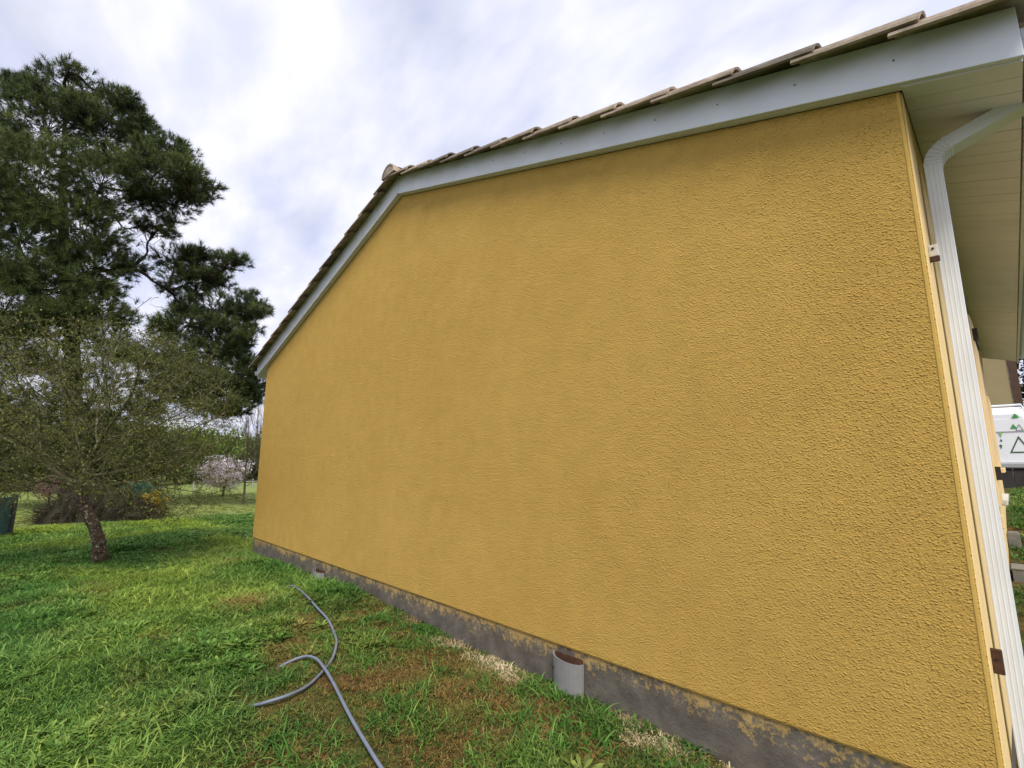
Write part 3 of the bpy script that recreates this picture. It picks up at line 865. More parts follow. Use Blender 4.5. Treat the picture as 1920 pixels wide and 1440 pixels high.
for p, zone in parts:
    p = p[in_view(p)] if zone < 5 else p[~in_view(p)]      # zone 5: the lawn round about, outside the picture
    if zone in (1, 2):
        p = p[~((p[:, 0] > -7.93) & (p[:, 1] > -0.02))]
    n = len(p); x, y = p[:, 0], p[:, 1]
    dens = fbm(x*1.6, y*1.6, 40); lush = fbm(x*0.55+3, y*0.8, 50); fine = fbm(x*4.5, y*4.5, 60)
    dry = np.clip((fbm(x*2.2, y*2.2, 70)-0.60)*3.0, 0, 0.6)
    brn = np.zeros(n)
    for bx_, by_, br in BROWN:
        brn = np.maximum(brn, np.exp(-(((x-bx_)**2+(y-by_)**2)/(br*br)))*np.clip(fine*2.1, 0.4, 1.3))
    dry = np.maximum(dry, np.clip(brn*1.25, 0, 1))
    wallband = np.exp(-((y+0.10)/0.10)**2)*(x > -3.6)*(x < 0.1)
    straw = wallband*np.clip((fbm(x*3, y*3, 90)-0.52)*6, 0, 1)
    for bx_, by_, br in STRAW:
        straw = np.maximum(straw, np.exp(-(((x-bx_)**2+(y-by_)**2)/(br*br)))*np.clip(fine*2.0-0.1, 0.2, 1.1))
    dry = np.where(straw > 0.25, 1.35+straw*0.65, dry)
    keep = np.ones(n, bool)
    u = rng.uniform(0, 1, n)
    if zone == 0:
        # the strip below the wall is thin, mossy and patchy, the outer lawn is full
        strip = np.exp(-((y+0.50)/0.75)**4)*sstep(-4.6, -3.2, x)
        mossy = strip*np.clip((fbm(x*3.1, y*3.1, 210)-0.43)*7, 0, 1)
        dry = np.where((mossy > 0.35) & (dry < 1), np.maximum(dry, 0.45+0.5*fbm(x*6, y*6, 220)), dry)
    idx = np.where(u < 0.45, rng.integers(0, 3, n), rng.integers(3, 6, n))
    tall = (fbm(x*1.3, y*1.3, 101) > 0.60) & (rng.uniform(0, 1, n) < 0.40)
    idx = np.where(tall, rng.integers(6, 8, n), idx)
    weed = (fbm(x*1.1+9, y*1.1, 111) > 0.55) & (rng.uniform(0, 1, n) < 0.22)
    idx = np.where(weed, rng.integers(10, 12, n), idx)
    idx = np.where((dry > 0.40) & (rng.uniform(0, 1, n) < 0.93), rng.integers(8, 10, n), idx)
    dry = np.where((dry > 0.4) & (idx < 8), 0.1, dry)
    scl = rng.uniform(0.7, 1.25, n)*(0.75+0.5*dens)
    lush_v = np.clip((lush-0.5)*2.4+0.5+rng.normal(0, 0.13, n), 0, 1)
    if zone == 0:
        nearwall = np.exp(-((y+0.15)/0.30)**2)*(x > -7.9)
        tuft = nearwall*(fbm(x*2.6, y*1.0, 131) > 0.50)*(straw < 0.4)
        tm2 = (tuft*(rng.uniform(0, 1, n) < 0.24)*(straw < 0.25) > 0); idx = np.where(tm2, rng.integers(3, 7, n), idx); dry = np.where(tm2, 0.0, dry)
        lush_v = np.clip(lush_v+0.35*nearwall, 0, 1)
        farwall = sstep(-3.9, -4.8, x)*sstep(-1.5, -0.7, y)
        fw_ = farwall*rng.uniform(0, 1, n) > 0.5
        idx = np.where(fw_, rng.integers(6, 8, n), idx); scl = np.where(fw_, scl*1.15, scl)
        scl *= np.where(y > -0.06, 0.75, 1.0)
        lush_v = np.clip(lush_v-0.02+0.30*farwall, 0, 1)
    if zone == 1:
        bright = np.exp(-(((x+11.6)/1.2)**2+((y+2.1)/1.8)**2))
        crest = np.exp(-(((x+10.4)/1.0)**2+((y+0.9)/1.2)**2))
        shade = np.exp(-(((x+9.6)/0.6)**2+((y+2.6)/1.0)**2))  # shaded patch of lawn, put into the grass colour as darker green
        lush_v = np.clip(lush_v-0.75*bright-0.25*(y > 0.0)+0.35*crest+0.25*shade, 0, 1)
        idx = np.where((crest > 0.4)*(rng.uniform(0, 1, n) < 0.6), np.where(rng.uniform(0, 1, n) < 0.5, rng.integers(6, 8, n), rng.integers(10, 12, n)), idx)
        idx = np.where((bright > 0.5)*(rng.uniform(0, 1, n) < 0.8), rng.integers(0, 3, n), idx)
        scl *= 1.25; dry *= 0.35
    if zone == 2:
        scl *= 1.5; dry *= 0.3; lush_v = np.clip(lush_v-0.25, 0, 1)
        edge = rng.uniform(-0.4, 0.4, n)
        keep &= x+edge > -14.9
    if zone == 3:
        idx = np.where(rng.uniform(0, 1, n) < 0.5, rng.integers(0, 3, n), rng.integers(8, 10, n)); scl = scl*1.3; lush_v = np.clip(lush_v*0.4, 0, 1); dry = np.clip(dry+0.35, 0, 0.6)
    if zone == 5:
        scl *= 1.5; dry *= 0.6
    if zone == 4:
        scl *= 1.3; lush_v = np.clip(lush_v+0.25, 0, 1); dry *= 0.3
    lush_v = np.where(dry > 0.40, 0.42, lush_v)
    if zone == 0: lush_v = np.clip(lush_v, 0.22, 1)
    p = p[keep]
    P_all.append(np.c_[p, ground_z(p[:, 0], p[:, 1])]); S_all.append(scl[keep]); I_all.append(idx[keep]); D_all.append(dry[keep]); L_all.append(lush_v[keep])
    R_all.append(np.c_[rng.normal(0, 0.12, keep.sum()), rng.normal(0, 0.12, keep.sum()), rng.uniform(0, 6.283, keep.sum())])
P_all = np.concatenate(P_all); S_all = np.concatenate(S_all); I_all = np.concatenate(I_all); D_all = np.concatenate(D_all); L_all = np.concatenate(L_all); R_all = np.concatenate(R_all)
hp = np.array(HOSE_PATH)
dmin = np.full(len(P_all), 9.0)
for q in hp[::2]:
    dmin = np.minimum(dmin, np.hypot(P_all[:, 0]-q[0], P_all[:, 1]-q[1]))
S_all = np.where(dmin < 0.07, S_all*0.55, S_all)
I_all = np.where((dmin < 0.10) & (I_all > 2) & (I_all < 8), I_all % 3, I_all)
gm = bpy.data.meshes.new('grass_points'); gm.vertices.add(len(P_all)); gm.vertices.foreach_set('co', P_all.astype(np.float32).ravel())
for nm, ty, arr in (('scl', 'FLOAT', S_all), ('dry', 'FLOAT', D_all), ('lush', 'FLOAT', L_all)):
    a = gm.attributes.new(nm, ty, 'POINT'); a.data.foreach_set('value', arr.astype(np.float32))
a = gm.attributes.new('idx', 'INT', 'POINT'); a.data.foreach_set('value', I_all.astype(np.int32))
a = gm.attributes.new('rot', 'FLOAT_VECTOR', 'POINT'); a.data.foreach_set('vector', R_all.astype(np.float32).ravel())
grass = bpy.data.objects.new('grass', gm); COL.objects.link(grass)
tag(grass, 'rough green grass with moss and dry brown patches over the garden', 'grass', kind='stuff')
ng = bpy.data.node_groups.new('scatter_grass', 'GeometryNodeTree')
ng.interface.new_socket('Geometry', in_out='INPUT', socket_type='NodeSocketGeometry')
ng.interface.new_socket('Geometry', in_out='OUTPUT', socket_type='NodeSocketGeometry')
gi = ng.nodes.new('NodeGroupInput'); go = ng.nodes.new('NodeGroupOutput')
ci = ng.nodes.new('GeometryNodeCollectionInfo'); ci.inputs['Collection'].default_value = grass_col
ci.inputs['Separate Children'].default_value = True; ci.inputs['Reset Children'].default_value = True
ip = ng.nodes.new('GeometryNodeInstanceOnPoints'); ip.inputs['Pick Instance'].default_value = True
def named(nm, ty):
    n = ng.nodes.new('GeometryNodeInputNamedAttribute'); n.data_type = ty; n.inputs['Name'].default_value = nm
    return n.outputs['Attribute']
ng.links.new(gi.outputs[0], ip.inputs['Points']); ng.links.new(ci.outputs[0], ip.inputs['Instance'])
ng.links.new(named('idx', 'INT'), ip.inputs['Instance Index']); ng.links.new(named('scl', 'FLOAT'), ip.inputs['Scale'])
er = ng.nodes.new('FunctionNodeEulerToRotation'); ng.links.new(named('rot', 'FLOAT_VECTOR'), er.inputs[0]); ng.links.new(er.outputs[0], ip.inputs['Rotation'])
ng.links.new(ip.outputs[0], go.inputs[0])
md = grass.modifiers.new('scatter', 'NODES'); md.node_group = ng

# ------------------------------------------------------------------ trees
def orient(d):
    d = d/np.linalg.norm(d, axis=-1, keepdims=True)
    ref = np.where(np.abs(d[:, 2:3]) < 0.9, np.array([[0, 0, 1.0]]), np.array([[1.0, 0, 0]]))
    a = np.cross(d, ref); a /= np.linalg.norm(a, axis=-1, keepdims=True)
    return d, a, np.cross(d, a)
def tufts_mesh(name, pos, dirs, length, nneedle, width, mt, parent, spread=1.25, shade=None):
    """needle bursts: every needle is one slim triangle"""
    n = len(pos); r = np.random.default_rng(5)
    d, a, c = orient(dirs)
    P0 = np.repeat(pos, nneedle, 0); D = np.repeat(d, nneedle, 0); A = np.repeat(a, nneedle, 0); C_ = np.repeat(c, nneedle, 0)
    th = np.abs(r.normal(0.75, 0.42, n*nneedle))*spread; ph = r.uniform(0, 2*math.pi, n*nneedle)
    dirn = D*np.cos(th)[:, None]+(A*np.cos(ph)[:, None]+C_*np.sin(ph)[:, None])*np.sin(th)[:, None]
    L = length*r.uniform(0.65, 1.15, n*nneedle)[:, None]
    base = P0+D*(r.uniform(-0.6, 0.35, n*nneedle)[:, None]*length*0.8)
    side = np.cross(dirn, r.normal(0, 1, (n*nneedle, 3))); side /= np.linalg.norm(side, axis=1, keepdims=True)
    v = np.stack([base+side*width, base-side*width, base+dirn*L], 1).reshape(-1, 3)
    f = np.arange(len(v))
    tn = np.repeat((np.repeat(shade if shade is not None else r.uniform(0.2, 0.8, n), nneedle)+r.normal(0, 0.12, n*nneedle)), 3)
    return fast_mesh(name, v, f, 3, mt, parent, attr=tn)
def leaves_mesh(name, pos, size, mt, parent, tint=None, seed=3, up=0.3):
    """leaf blades: two triangles each, folded a little along the midrib"""
    n = len(pos); r = np.random.default_rng(seed)
    d = r.normal(0, 1, (n, 3)); d[:, 2] += up; d, a, c = orient(d)
    s = size*r.uniform(0.6, 1.3, n)[:, None]
    v = np.stack([pos, pos+d*s*0.5+a*s*0.30+c*s*0.06, pos+d*s, pos+d*s*0.5-a*s*0.30+c*s*0.06], 1).reshape(-1, 3)
    k = np.arange(n)[:, None]*4
    f = np.concatenate([k+np.array([[0, 1, 2]]), k+np.array([[0, 2, 3]])], 1).reshape(-1)
    tn = np.repeat(tint if tint is not None else r.uniform(0.1, 0.9, n), 4)
    return fast_mesh(name, v, f, 3, mt, parent, attr=tn)
def twigs_arrays(starts, dirs, lens, rad, seed, seg=3, curl=0.5, droop=0.0):
    """many thin three-sided twigs as one numpy mesh; also returns points along them"""
    r = np.random.default_rng(seed); n = len(starts)
    pts = [starts]; d = dirs/np.linalg.norm(dirs, axis=1, keepdims=True)
    for s in range(seg):
        d = d+r.normal(0, curl/seg, (n, 3)); d[:, 2] -= droop/seg
        d = d/np.linalg.norm(d, axis=1, keepdims=True)
        pts.append(pts[-1]+d*(lens/seg)[:, None])
    pts = np.stack(pts, 1)                                   # n, seg+1, 3
    dd, a, c = orient(dirs.copy())
    V = []
    for s in range(seg+1):
        rr = rad*(1-0.75*s/seg)
        for k in range(3):
            ang = 2*math.pi*k/3
            V.append(pts[:, s]+(a*math.cos(ang)+c*math.sin(ang))*np.asarray(rr).reshape(-1, 1))
    V = np.stack(V, 1).reshape(-1, 3)                        # n*(seg+1)*3
    base = np.arange(n)[:, None]*((seg+1)*3)
    F = []
    for s in range(seg):
        for k in range(3):
            k2 = (k+1) % 3
            F.append(base+np.array([[s*3+k, s*3+k2, (s+1)*3+k2, (s+1)*3+k]]))
    F = np.concatenate(F, 1).reshape(-1)
    return V, F, pts
def colonize(nodes, parents, attr, step, di, dk, iters=120, seed=0, droop=0.0):
    r = np.random.default_rng(seed)
    nodes = [np.asarray(q, float) for q in nodes]; parents = list(parents); attr = np.asarray(attr, float)
    for it in range(iters):
        if len(attr) == 0: break
        N = np.array(nodes)
        best = np.full(len(attr), 1e9); bi = np.zeros(len(attr), int)
        for c0 in range(0, len(N), 800):
            dd = np.linalg.norm(attr[:, None]-N[None, c0:c0+800], axis=2)
            m_ = dd.min(1); ix = dd.argmin(1)+c0
            u_ = m_ < best; best[u_] = m_[u_]; bi[u_] = ix[u_]
        act = best < di
        if not act.any(): break
        grow = {}
        for j in np.nonzero(act)[0]:
            v = attr[j]-N[bi[j]]; grow.setdefault(bi[j], []).append(v/(np.linalg.norm(v)+1e-9))
        for k, vs_ in grow.items():
            d = np.sum(vs_, 0)+r.normal(0, 0.25, 3); d[2] -= droop; d /= np.linalg.norm(d)+1e-9
            nodes.append(N[k]+d*step); parents.append(int(k))
        attr = attr[best > dk]
        if len(nodes) > 5200: break
    return np.array(nodes), np.array(parents)
def skeleton_mesh(bm, nodes, parents, r_tip, r_root, power=2.3, sides=5):
    n = len(nodes); w_ = np.zeros(n)
    ch = [[] for _ in range(n)]
    for i in range(1, n):
        if parents[i] >= 0: ch[parents[i]].append(i)
    for i in range(n-1, -1, -1):
        w_[i] = r_tip**power if not ch[i] else sum(w_[c] for c in ch[i])
    R_ = w_**(1/power); R_ = r_tip+(R_-r_tip)*min(1, (r_root-r_tip)/(R_[0]-r_tip+1e-9))
    # chains
    stack = [(0, None)]
    while stack:
        s, prev = stack.pop()
        chain = [s] if prev is None else [prev, s]
        cur = s
        while ch[cur]:
            kids = sorted(ch[cur], key=lambda q: -w_[q])
            for k in kids[1:]:
                stack.append((k, cur))
            cur = kids[0]; chain.append(cur)
        if len(chain) > 1:
            rad = [min(R_[c], R_[chain[1]]*1.05) if (j == 0 and prev is not None) else R_[c] for j, c in enumerate(chain)]
            bm.tube([nodes[c] for c in chain], rad, sides if rad[0] > 0.02 else 3, cap=False)
    return R_
def ellipsoid(n, c, r, seed, shell=0.0):
    q = np.random.default_rng(seed); d = q.normal(0, 1, (n, 3)); d /= np.linalg.norm(d, axis=1, keepdims=True)
    rad = (shell+(1-shell)*q.uniform(0, 1, n)**(1/3 if shell == 0 else 0.7))[:, None]
    return np.asarray(c)+d*rad*np.asarray(r), d

# --- the leaning plum tree in the grass
pb = ground_hit(185, 1050); PD = float((pb-CAM) @ FW)
plum = empty('plum_tree', (pb[0], pb[1], float(ground_z(pb[0], pb[1]))), 'small leaning fruit tree with lichen-spotted trunk and dense bare twigs', 'tree')
tr_px = [(186, 1064), (187, 1036), (184, 1010), (176, 985), (163, 960), (154, 934), (154, 905)]
tr = [at(x, y, PD) for x, y in tr_px]; tr[0][2] -= 0.05
tr_r = [0.112, 0.086, 0.075, 0.070, 0.066, 0.064, 0.056]
b = MB(); b.tube(catmull(tr, 4), list(np.interp(np.linspace(0, 6, 25), range(7), tr_r)), 12)
tm = b.build('trunk', M_PLUMBARK, plum, smooth=True)
tex = bpy.data.textures.new('barkclouds', 'CLOUDS'); tex.noise_scale = 0.10
sm = tm.modifiers.new('sub', 'SUBSURF'); sm.levels = 2; sm.render_levels = 2; sm.subdivision_type = 'SIMPLE'
dm = tm.modifiers.new('rough', 'DISPLACE'); dm.texture = tex; dm.strength = 0.045; dm.texture_coords = 'GLOBAL'
k_m = PD/F_PX
cc = at(165, 770, PD); rx = 255*k_m
att, _ = ellipsoid(1500, cc, (rx, rx, 175*k_m), 21, 0.0)
att2, _ = ellipsoid(460, at(325, 865, PD-0.1), (0.75, 0.9, 0.85), 22)
att3, _ = ellipsoid(360, at(20, 810, PD+0.2), (0.95, 0.95, 1.15), 23)
att = np.concatenate([att, att2, att3])
# keep clear space round the trunk below the crown
tz = tr[-1][2]
att = att[(att[:, 2] > tz-0.12) | (np.hypot(att[:, 0]-tr[-1][0], att[:, 1]-tr[-1][1]) > 1.0)]
nodes, par = colonize([tr[-1], tr[-1]+np.array([0.02, 0.02, 0.12])], [-1, 0], att, 0.095, 2.4, 0.13, 90, 4, 0.05)
b = MB(); Rn = skeleton_mesh(b, nodes, par, 0.0042, 0.062, 2.2, 6)
M_LIMB = bark_mat('plum_limb', (0.06, 0.05, 0.028), (0.13, 0.115, 0.06), (0.33, 0.33, 0.21), 14, 0.56)
limbs = b.build('limbs', M_LIMB, plum, smooth=True)
rr = np.random.default_rng(8)
sel = np.nonzero(Rn < 0.022)[0]
st = nodes[rr.choice(sel, 10500)]
outw = st-(tr[-1]+np.array([0, 0, 0.4])); outw /= np.linalg.norm(outw, axis=1, keepdims=True)+1e-9
dr_ = rr.normal(0, 1, st.shape)*0.8+outw*0.7; dr_[:, 2] += 0.1
V, F_, tp = twigs_arrays(st, dr_, rr.uniform(0.10, 0.42, len(st)), rr.uniform(0.0016, 0.0030, len(st)), 9, 3, 0.9, 0.35)
o = fast_mesh('twigs', V, F_, 4, M_TWIG, plum); tag(o, kind='stuff')
lp = tp[:, 1:].reshape(-1, 3); lp = lp[rr.choice(len(lp), 34000)]
lp = lp+rr.normal(0, 0.012, lp.shape)
o = leaves_mesh('leaves', lp, 0.027, M_PLUMLEAF, plum, seed=12); tag(o, kind='stuff')

# --- the big pine behind it
PDEP = 16.0
pine_base = at(128, 960, PDEP+0.4); pz = float(ground_z(pine_base[0], pine_base[1]))
pine = empty('pine_tree', (pine_base[0], pine_base[1], pz), 'tall dark green pine with layered needle masses reaching to the house', 'tree')
trunk_px = [(128, 975), (132, 860), (138, 760), (135, 640), (125, 520), (118, 400), (120, 290), (122, 190)]
tpts = [at(x, y, PDEP+0.4) for x, y in trunk_px]; tpts[0][2] = pz-0.2
b = MB(); b.tube(catmull(tpts, 4), list(np.interp(np.linspace(0, 7, 29), range(8), [0.30, 0.26, 0.24, 0.21, 0.17, 0.13, 0.09, 0.03])), 10)
b.build('trunk', M_PINEBARK, pine, smooth=True)
LOBES = [  # px, py, depth offset, rx px, ry px
    (60, 180, 0.3, 42, 34), (128, 165, 0.2, 60, 34), (195, 205, 0.3, 55, 36), (90, 240, -0.3, 90, 55), (200, 262, 0.2, 80, 50), (265, 262, 0.4, 40, 24), (300, 285, 0.4, 42, 32),
    (345, 320, 0.3, 42, 34), (285, 340, -0.3, 70, 44), (362, 352, 0.3, 38, 26), (330, 385, 0.2, 46, 24), (300, 425, 0.0, 34, 16), (190, 345, -0.8, 90, 60), (60, 340, -1.3, 100, 80), (-60, 320, -0.5, 110, 90),
    (150, 430, -1.0, 90, 55), (35, 450, -1.5, 100, 75), (-80, 480, -0.8, 110, 90), (180, 500, -0.6, 70, 48), (110, 540, -1.3, 95, 55), (10, 580, -1.5, 90, 60), (175, 580, -1.0, 66, 44), (200, 640, -0.6, 50, 36),
    (90, 630, -0.8, 80, 40), (-60, 640, -1.0, 90, 60), (5, 250, 0.0, 40, 40), (30, 165, 0.2, 26, 22), (250, 215, 0.3, 30, 18), (225, 180, 0.4, 22, 14),
    (330, 490, 0.3, 44, 22), (372, 498, 0.3, 46, 26), (425, 494, 0.3, 30, 15), (355, 530, 0.2, 55, 20), (400, 528, 0.4, 26, 12),
    (400, 580, 0.2, 58, 26), (455, 572, 0.4, 34, 22), (475, 590, 0.4, 17, 15), (355, 608, 0.0, 52, 24), (430, 622, 0.2, 50, 20), (460, 640, 0.2, 22, 16),
    (320, 660, -0.2, 52, 26), (385, 678, 0.0, 66, 38), (450, 700, 0.2, 48, 34), (478, 722, 0.3, 30, 34), (420, 742, 0.1, 52, 28), (372, 745, 0.0, 36, 18), (300, 705, -0.2, 46, 30), (430, 768, 0.1, 26, 12),
    (60, 730, 0.2, 90, 60), (180, 740, 0.2, 80, 60), (-40, 790, 0.2, 90, 70), (90, 830, 0.5, 90, 45), (240, 800, 0.6, 70, 45)]
sat = []; rs = random.Random(91)
for (lx, ly, dz_, rx_, ry_) in LOBES:
    for k in range(3):
        a_ = rs.uniform(0, 6.283); f_ = rs.uniform(0.32, 0.5)
        sat.append((lx+rx_*0.95*math.cos(a_), ly+ry_*0.9*math.sin(a_), dz_+rs.uniform(-0.5, 0.5), max(rx_*f_, 12), max(ry_*f_*0.9, 9)))
LOBES += sat + [(340, 700, -0.1, 50, 26), (395, 715, 0.1, 50, 26), (440, 665, 0.1, 36, 22), (300, 745, 0.3, 40, 24), (470, 690, 0.2, 24, 20), (350, 575, 0.1, 30, 18), (310, 615, 0.0, 34, 18), (360, 655, 0.3, 60, 30), (420, 650, 0.3, 50, 26), (465, 745, 0.3, 30, 22), (395, 765, 0.3, 40, 16), (340, 735, 0.3, 44, 24)]
tp_pos, tp_dir, tp_sh = [], [], []
bb = MB(); rr = np.random.default_rng(31)
tz_ = np.array([q[2] for q in tpts]); txy = np.array(tpts)
cent = []
for (lx, ly, dz_, rx_, ry_) in LOBES:
    cent.append(at(lx, ly, PDEP+dz_*1.3))
def trunk_at(z):
    return np.array([np.interp(z, tz_, txy[:, 0]), np.interp(z, tz_, txy[:, 1]), z])
dtr = [np.linalg.norm(c[:2]-trunk_at(c[2])[:2]) for c in cent]
order = np.argsort(dtr); lpar = {}
for n_, i in enumerate(order):
    best, bj = dtr[i]*0.85, -1
    for j in order[:n_]:
        d = np.linalg.norm(cent[i]-cent[j])
        if d < best and dtr[j] < dtr[i]-0.25:
            best, bj = d, j
    lpar[i] = bj
desc = {i: 1 for i in lpar}
for i in order[::-1]:
    if lpar[i] >= 0: desc[lpar[i]] += desc[i]
for li, (lx, ly, dz_, rx_, ry_) in enumerate(LOBES):
    c = cent[li]; k_ = (PDEP+dz_*1.3)/F_PX
    rad = np.array([rx_*k_, max(rx_*k_*0.8, 0.35), ry_*k_])
    nt_ = int(14+(rx_*ry_)*(0.075 if lx > 240 else 0.066))
    q, d = ellipsoid(nt_, c, rad*0.95, 400+li, 0.40)
    q += d*np.abs(rr.normal(0, 0.14, (nt_, 1)))*rad[0]
    q[:, 2] += 0.10*np.abs(rr.normal(0, 1, nt_))*ry_*k_
    out = d*0.8+np.array([0, 0, 0.55])+rr.normal(0, 0.25, d.shape)
    tp_pos.append(q); tp_dir.append(out)
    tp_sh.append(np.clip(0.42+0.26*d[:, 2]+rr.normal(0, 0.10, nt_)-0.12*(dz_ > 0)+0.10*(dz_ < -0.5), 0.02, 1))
    r0 = min(0.024+0.013*desc[li], 0.085)
    if lpar[li] < 0:
        h0 = min(max(c[2]-0.30*dtr[li]-0.2+rr.normal(0, 0.2), tz_[1]+0.3), tz_[-1]-0.3); t0 = trunk_at(h0)
    else:
        t0 = cent[lpar[li]]-np.array([0, 0, 0.05]); r0 *= 0.8
    L_ = np.linalg.norm(c-t0)
    w1 = t0+(c-t0)*0.3+rr.normal(0, 0.07*L_, 3)-np.array([0, 0, 0.03*L_]); w2 = t0+(c-t0)*0.65+rr.normal(0, 0.07*L_, 3)-np.array([0, 0, 0.06*L_])
    limb = catmull([t0, w1, w2, c], 4)
    bb.tube(limb, list(np.linspace(r0, 0.020, len(limb))), 6, cap=False)
    for j in rr.choice(nt_, min(nt_, 40), replace=False):
        s0 = limb[rr.integers(len(limb)*2//3, len(limb))]
        m_ = (s0+q[j])/2+rr.normal(0, 0.09, 3)-np.array([0, 0, 0.05])
        bb.tube([s0, m_, q[j]], [0.014, 0.009, 0.005], 3, cap=False)
# dead twigs in the open notch
for k in range(46):
    s0 = at(rr.uniform(215, 330), rr.uniform(430, 650), PDEP+rr.uniform(-0.3, 0.5))
    v_ = rr.normal(0, 1, 3)*0.35
    bb.tube([s0, s0+v_*0.5+rr.normal(0, 0.05, 3), s0+v_], [0.012, 0.008, 0.004], 3, cap=False)
bb.build('branches', M_PINEBARK, pine, smooth=True)
tp_pos = np.concatenate(tp_pos); tp_dir = np.concatenate(tp_dir); tp_sh = np.concatenate(tp_sh)
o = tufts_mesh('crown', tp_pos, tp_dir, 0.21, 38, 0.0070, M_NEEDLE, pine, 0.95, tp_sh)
tag(o, kind='stuff')

# --- generic leafy / bare trees further away
def leafy_tree(name, base, h, crown_w, mt, label, cat, nleaf, leaf, seed, group=None, bare_frac=0.35, trunk_mat=None, shape=1.0, twig_n=0, nclump=26):
    r = np.random.default_rng(seed)
    base = np.array([base[0], base[1], float(ground_z(base[0], base[1]))])
    t = empty(name, tuple(base), label, cat, group)
    top = base+np.array([r.normal(0, 0.03*h), r.normal(0, 0.03*h), h*0.8])
    b = MB(); tm_ = trunk_mat or M_PINEBARK
    b.tube(catmull([base-np.array([0, 0, 0.1]), base+(top-base)*0.3+r.normal(0, 0.02*h, 3), base+(top-base)*0.6+r.normal(0, 0.02*h, 3), top], 3), list(np.linspace(0.028*h, 0.004*h, 10)), 7)
    b.build('trunk', tm_, t, smooth=True)
    cc_ = base+np.array([0, 0, h*(bare_frac+(1-bare_frac)/2)]); rz = h*(1-bare_frac)/2
    cl, d = ellipsoid(nclump, cc_, (crown_w/2*0.72, crown_w/2*0.72, rz*0.8), seed+1, 0.25)
    b = MB(); pos = []; tint = []
    for q in cl:
        s0 = base+(top-base)*np.clip((q[2]-base[2])/h*0.75, 0.15, 0.9)
        b.tube([s0, (s0+q)/2+r.normal(0, 0.03*h, 3), q], [0.010*h, 0.006*h, 0.002*h], 4, cap=False)
        m_ = nleaf//nclump; rad = crown_w*r.uniform(0.13, 0.22)
        e, dd = ellipsoid(m_, q, (rad, rad, rad*0.8), int(r.integers(1e6)), 0.3)
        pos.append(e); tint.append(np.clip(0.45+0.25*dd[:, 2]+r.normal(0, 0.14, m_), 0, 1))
    b.build('branches', tm_, t, smooth=True)
    o_ = leaves_mesh('crown', np.concatenate(pos), leaf, mt, t, np.concatenate(tint), seed+2); tag(o_, kind='stuff')
    if twig_n:
        p_ = np.concatenate(pos); s_ = p_[r.choice(len(p_), twig_n)]
        V_, F2, _ = twigs_arrays(s_, s_-cc_+r.normal(0, 0.2, s_.shape), r.uniform(0.1, 0.3, twig_n)*h*0.2, np.full(twig_n, 0.004), seed+3)
        tag(fast_mesh('twigs', V_, F2, 4, tm_, t), kind='stuff')
    return t
def bare_tree(name, base, h, wdt, label, seed, n_att=420, r_tip=0.006, mt=None, low=0.2, up=0.0, twn=900):
    r = np.random.default_rng(seed); mt = mt or M_BARETWIG
    base = np.array([base[0], base[1], float(ground_z(base[0], base[1]))])
    t = empty(name, tuple(base), label, 'tree')
    att_, _ = ellipsoid(n_att, base+np.array([0, 0, h*(low+(1-low)/2)]), (wdt/2, wdt/2, h*(1-low)/2), seed+1)
    nd, pr = colonize([base-np.array([0, 0, 0.1]), base+np.array([0, 0, 0.02*h]), base+np.array([0, 0, h*low*0.6]), base+np.array([0.01, 0, h*low])], [-1, 0, 1, 2], att_, h*0.032, h*0.5, h*0.045, 70, seed, -up)
    b = MB(); R_ = skeleton_mesh(b, nd, pr, r_tip, 0.026*h, 2.2, 6)
    b.build('trunk', mt, t, smooth=True)
    s_ = nd[r.choice(np.nonzero(nd[:, 2] > base[2]+h*low)[0], twn)]
    d_ = (s_-(base+np.array([0, 0, h*0.1]))); d_ /= np.linalg.norm(d_, axis=1, keepdims=True); d_ = d_+r.normal(0, 0.35, d_.shape)+np.array([0, 0, 0.4+up])
    V_, F2, _ = twigs_arrays(s_, d_, r.uniform(0.05, 0.14, twn)*h, np.full(twn, r_tip*0.6), seed+3)
    tag(fast_mesh('twigs', V_, F2, 4, mt, t), kind='stuff')
    return t
q = ground_hit(418, 929); leafy_tree('blossom_tree', q, 2.05, 2.75, M_BLOSSOM, 'round ornamental tree covered in pale pink blossom standing in the field', 'tree', 9000, 0.10, 500, None, 0.16, M_BRUSH, twig_n=300, nclump=44)
q = ground_hit(456, 944); bare_tree('bare_tree', q, 3.3, 1.5, 'slender leafless tree with upright brown branches in front of the blossom tree', 520, 420, 0.005, None, 0.16, 0.25, 1500)
q = at(474, 900, 55); bare_tree('poplar_tree', q, 11.0, 3.2, 'tall thin leafless tree rising above the far woods beside the house corner', 540, 300, 0.014, None, 0.15, 0.6, 700)
FAR = [(330, 46, 5.6, 6.5, 1), (385, 52, 5.4, 5.5, 1), (425, 60, 6.0, 6.0, 1), (455, 66, 6.2, 6.0, 1), (490, 58, 5.6, 6.0, 1), (270, 40, 5.0, 6.5, 0), (205, 36, 4.8, 6.0, 0), (140, 33, 4.8, 6.0, 0), (75, 31, 4.6, 5.5, 0), (10, 30, 5.0, 6.0, 0)]
flab = ['green tree behind the drooping right side of the small fruit tree', 'pale green tree just left of the far wood above the pink blossom', 'bright green broad tree directly above the pink blossom tree', 'yellow-green tree behind the upright bare tree', 'green tree next to the far edge of the yellow wall',
        'dark evergreen behind the yellow flowering shrub', 'dark evergreen behind the middle of the brush pile', 'dark evergreen behind the plum tree trunk', 'dark evergreen above the pink shrub', 'dark evergreen at the left edge behind the green screen']
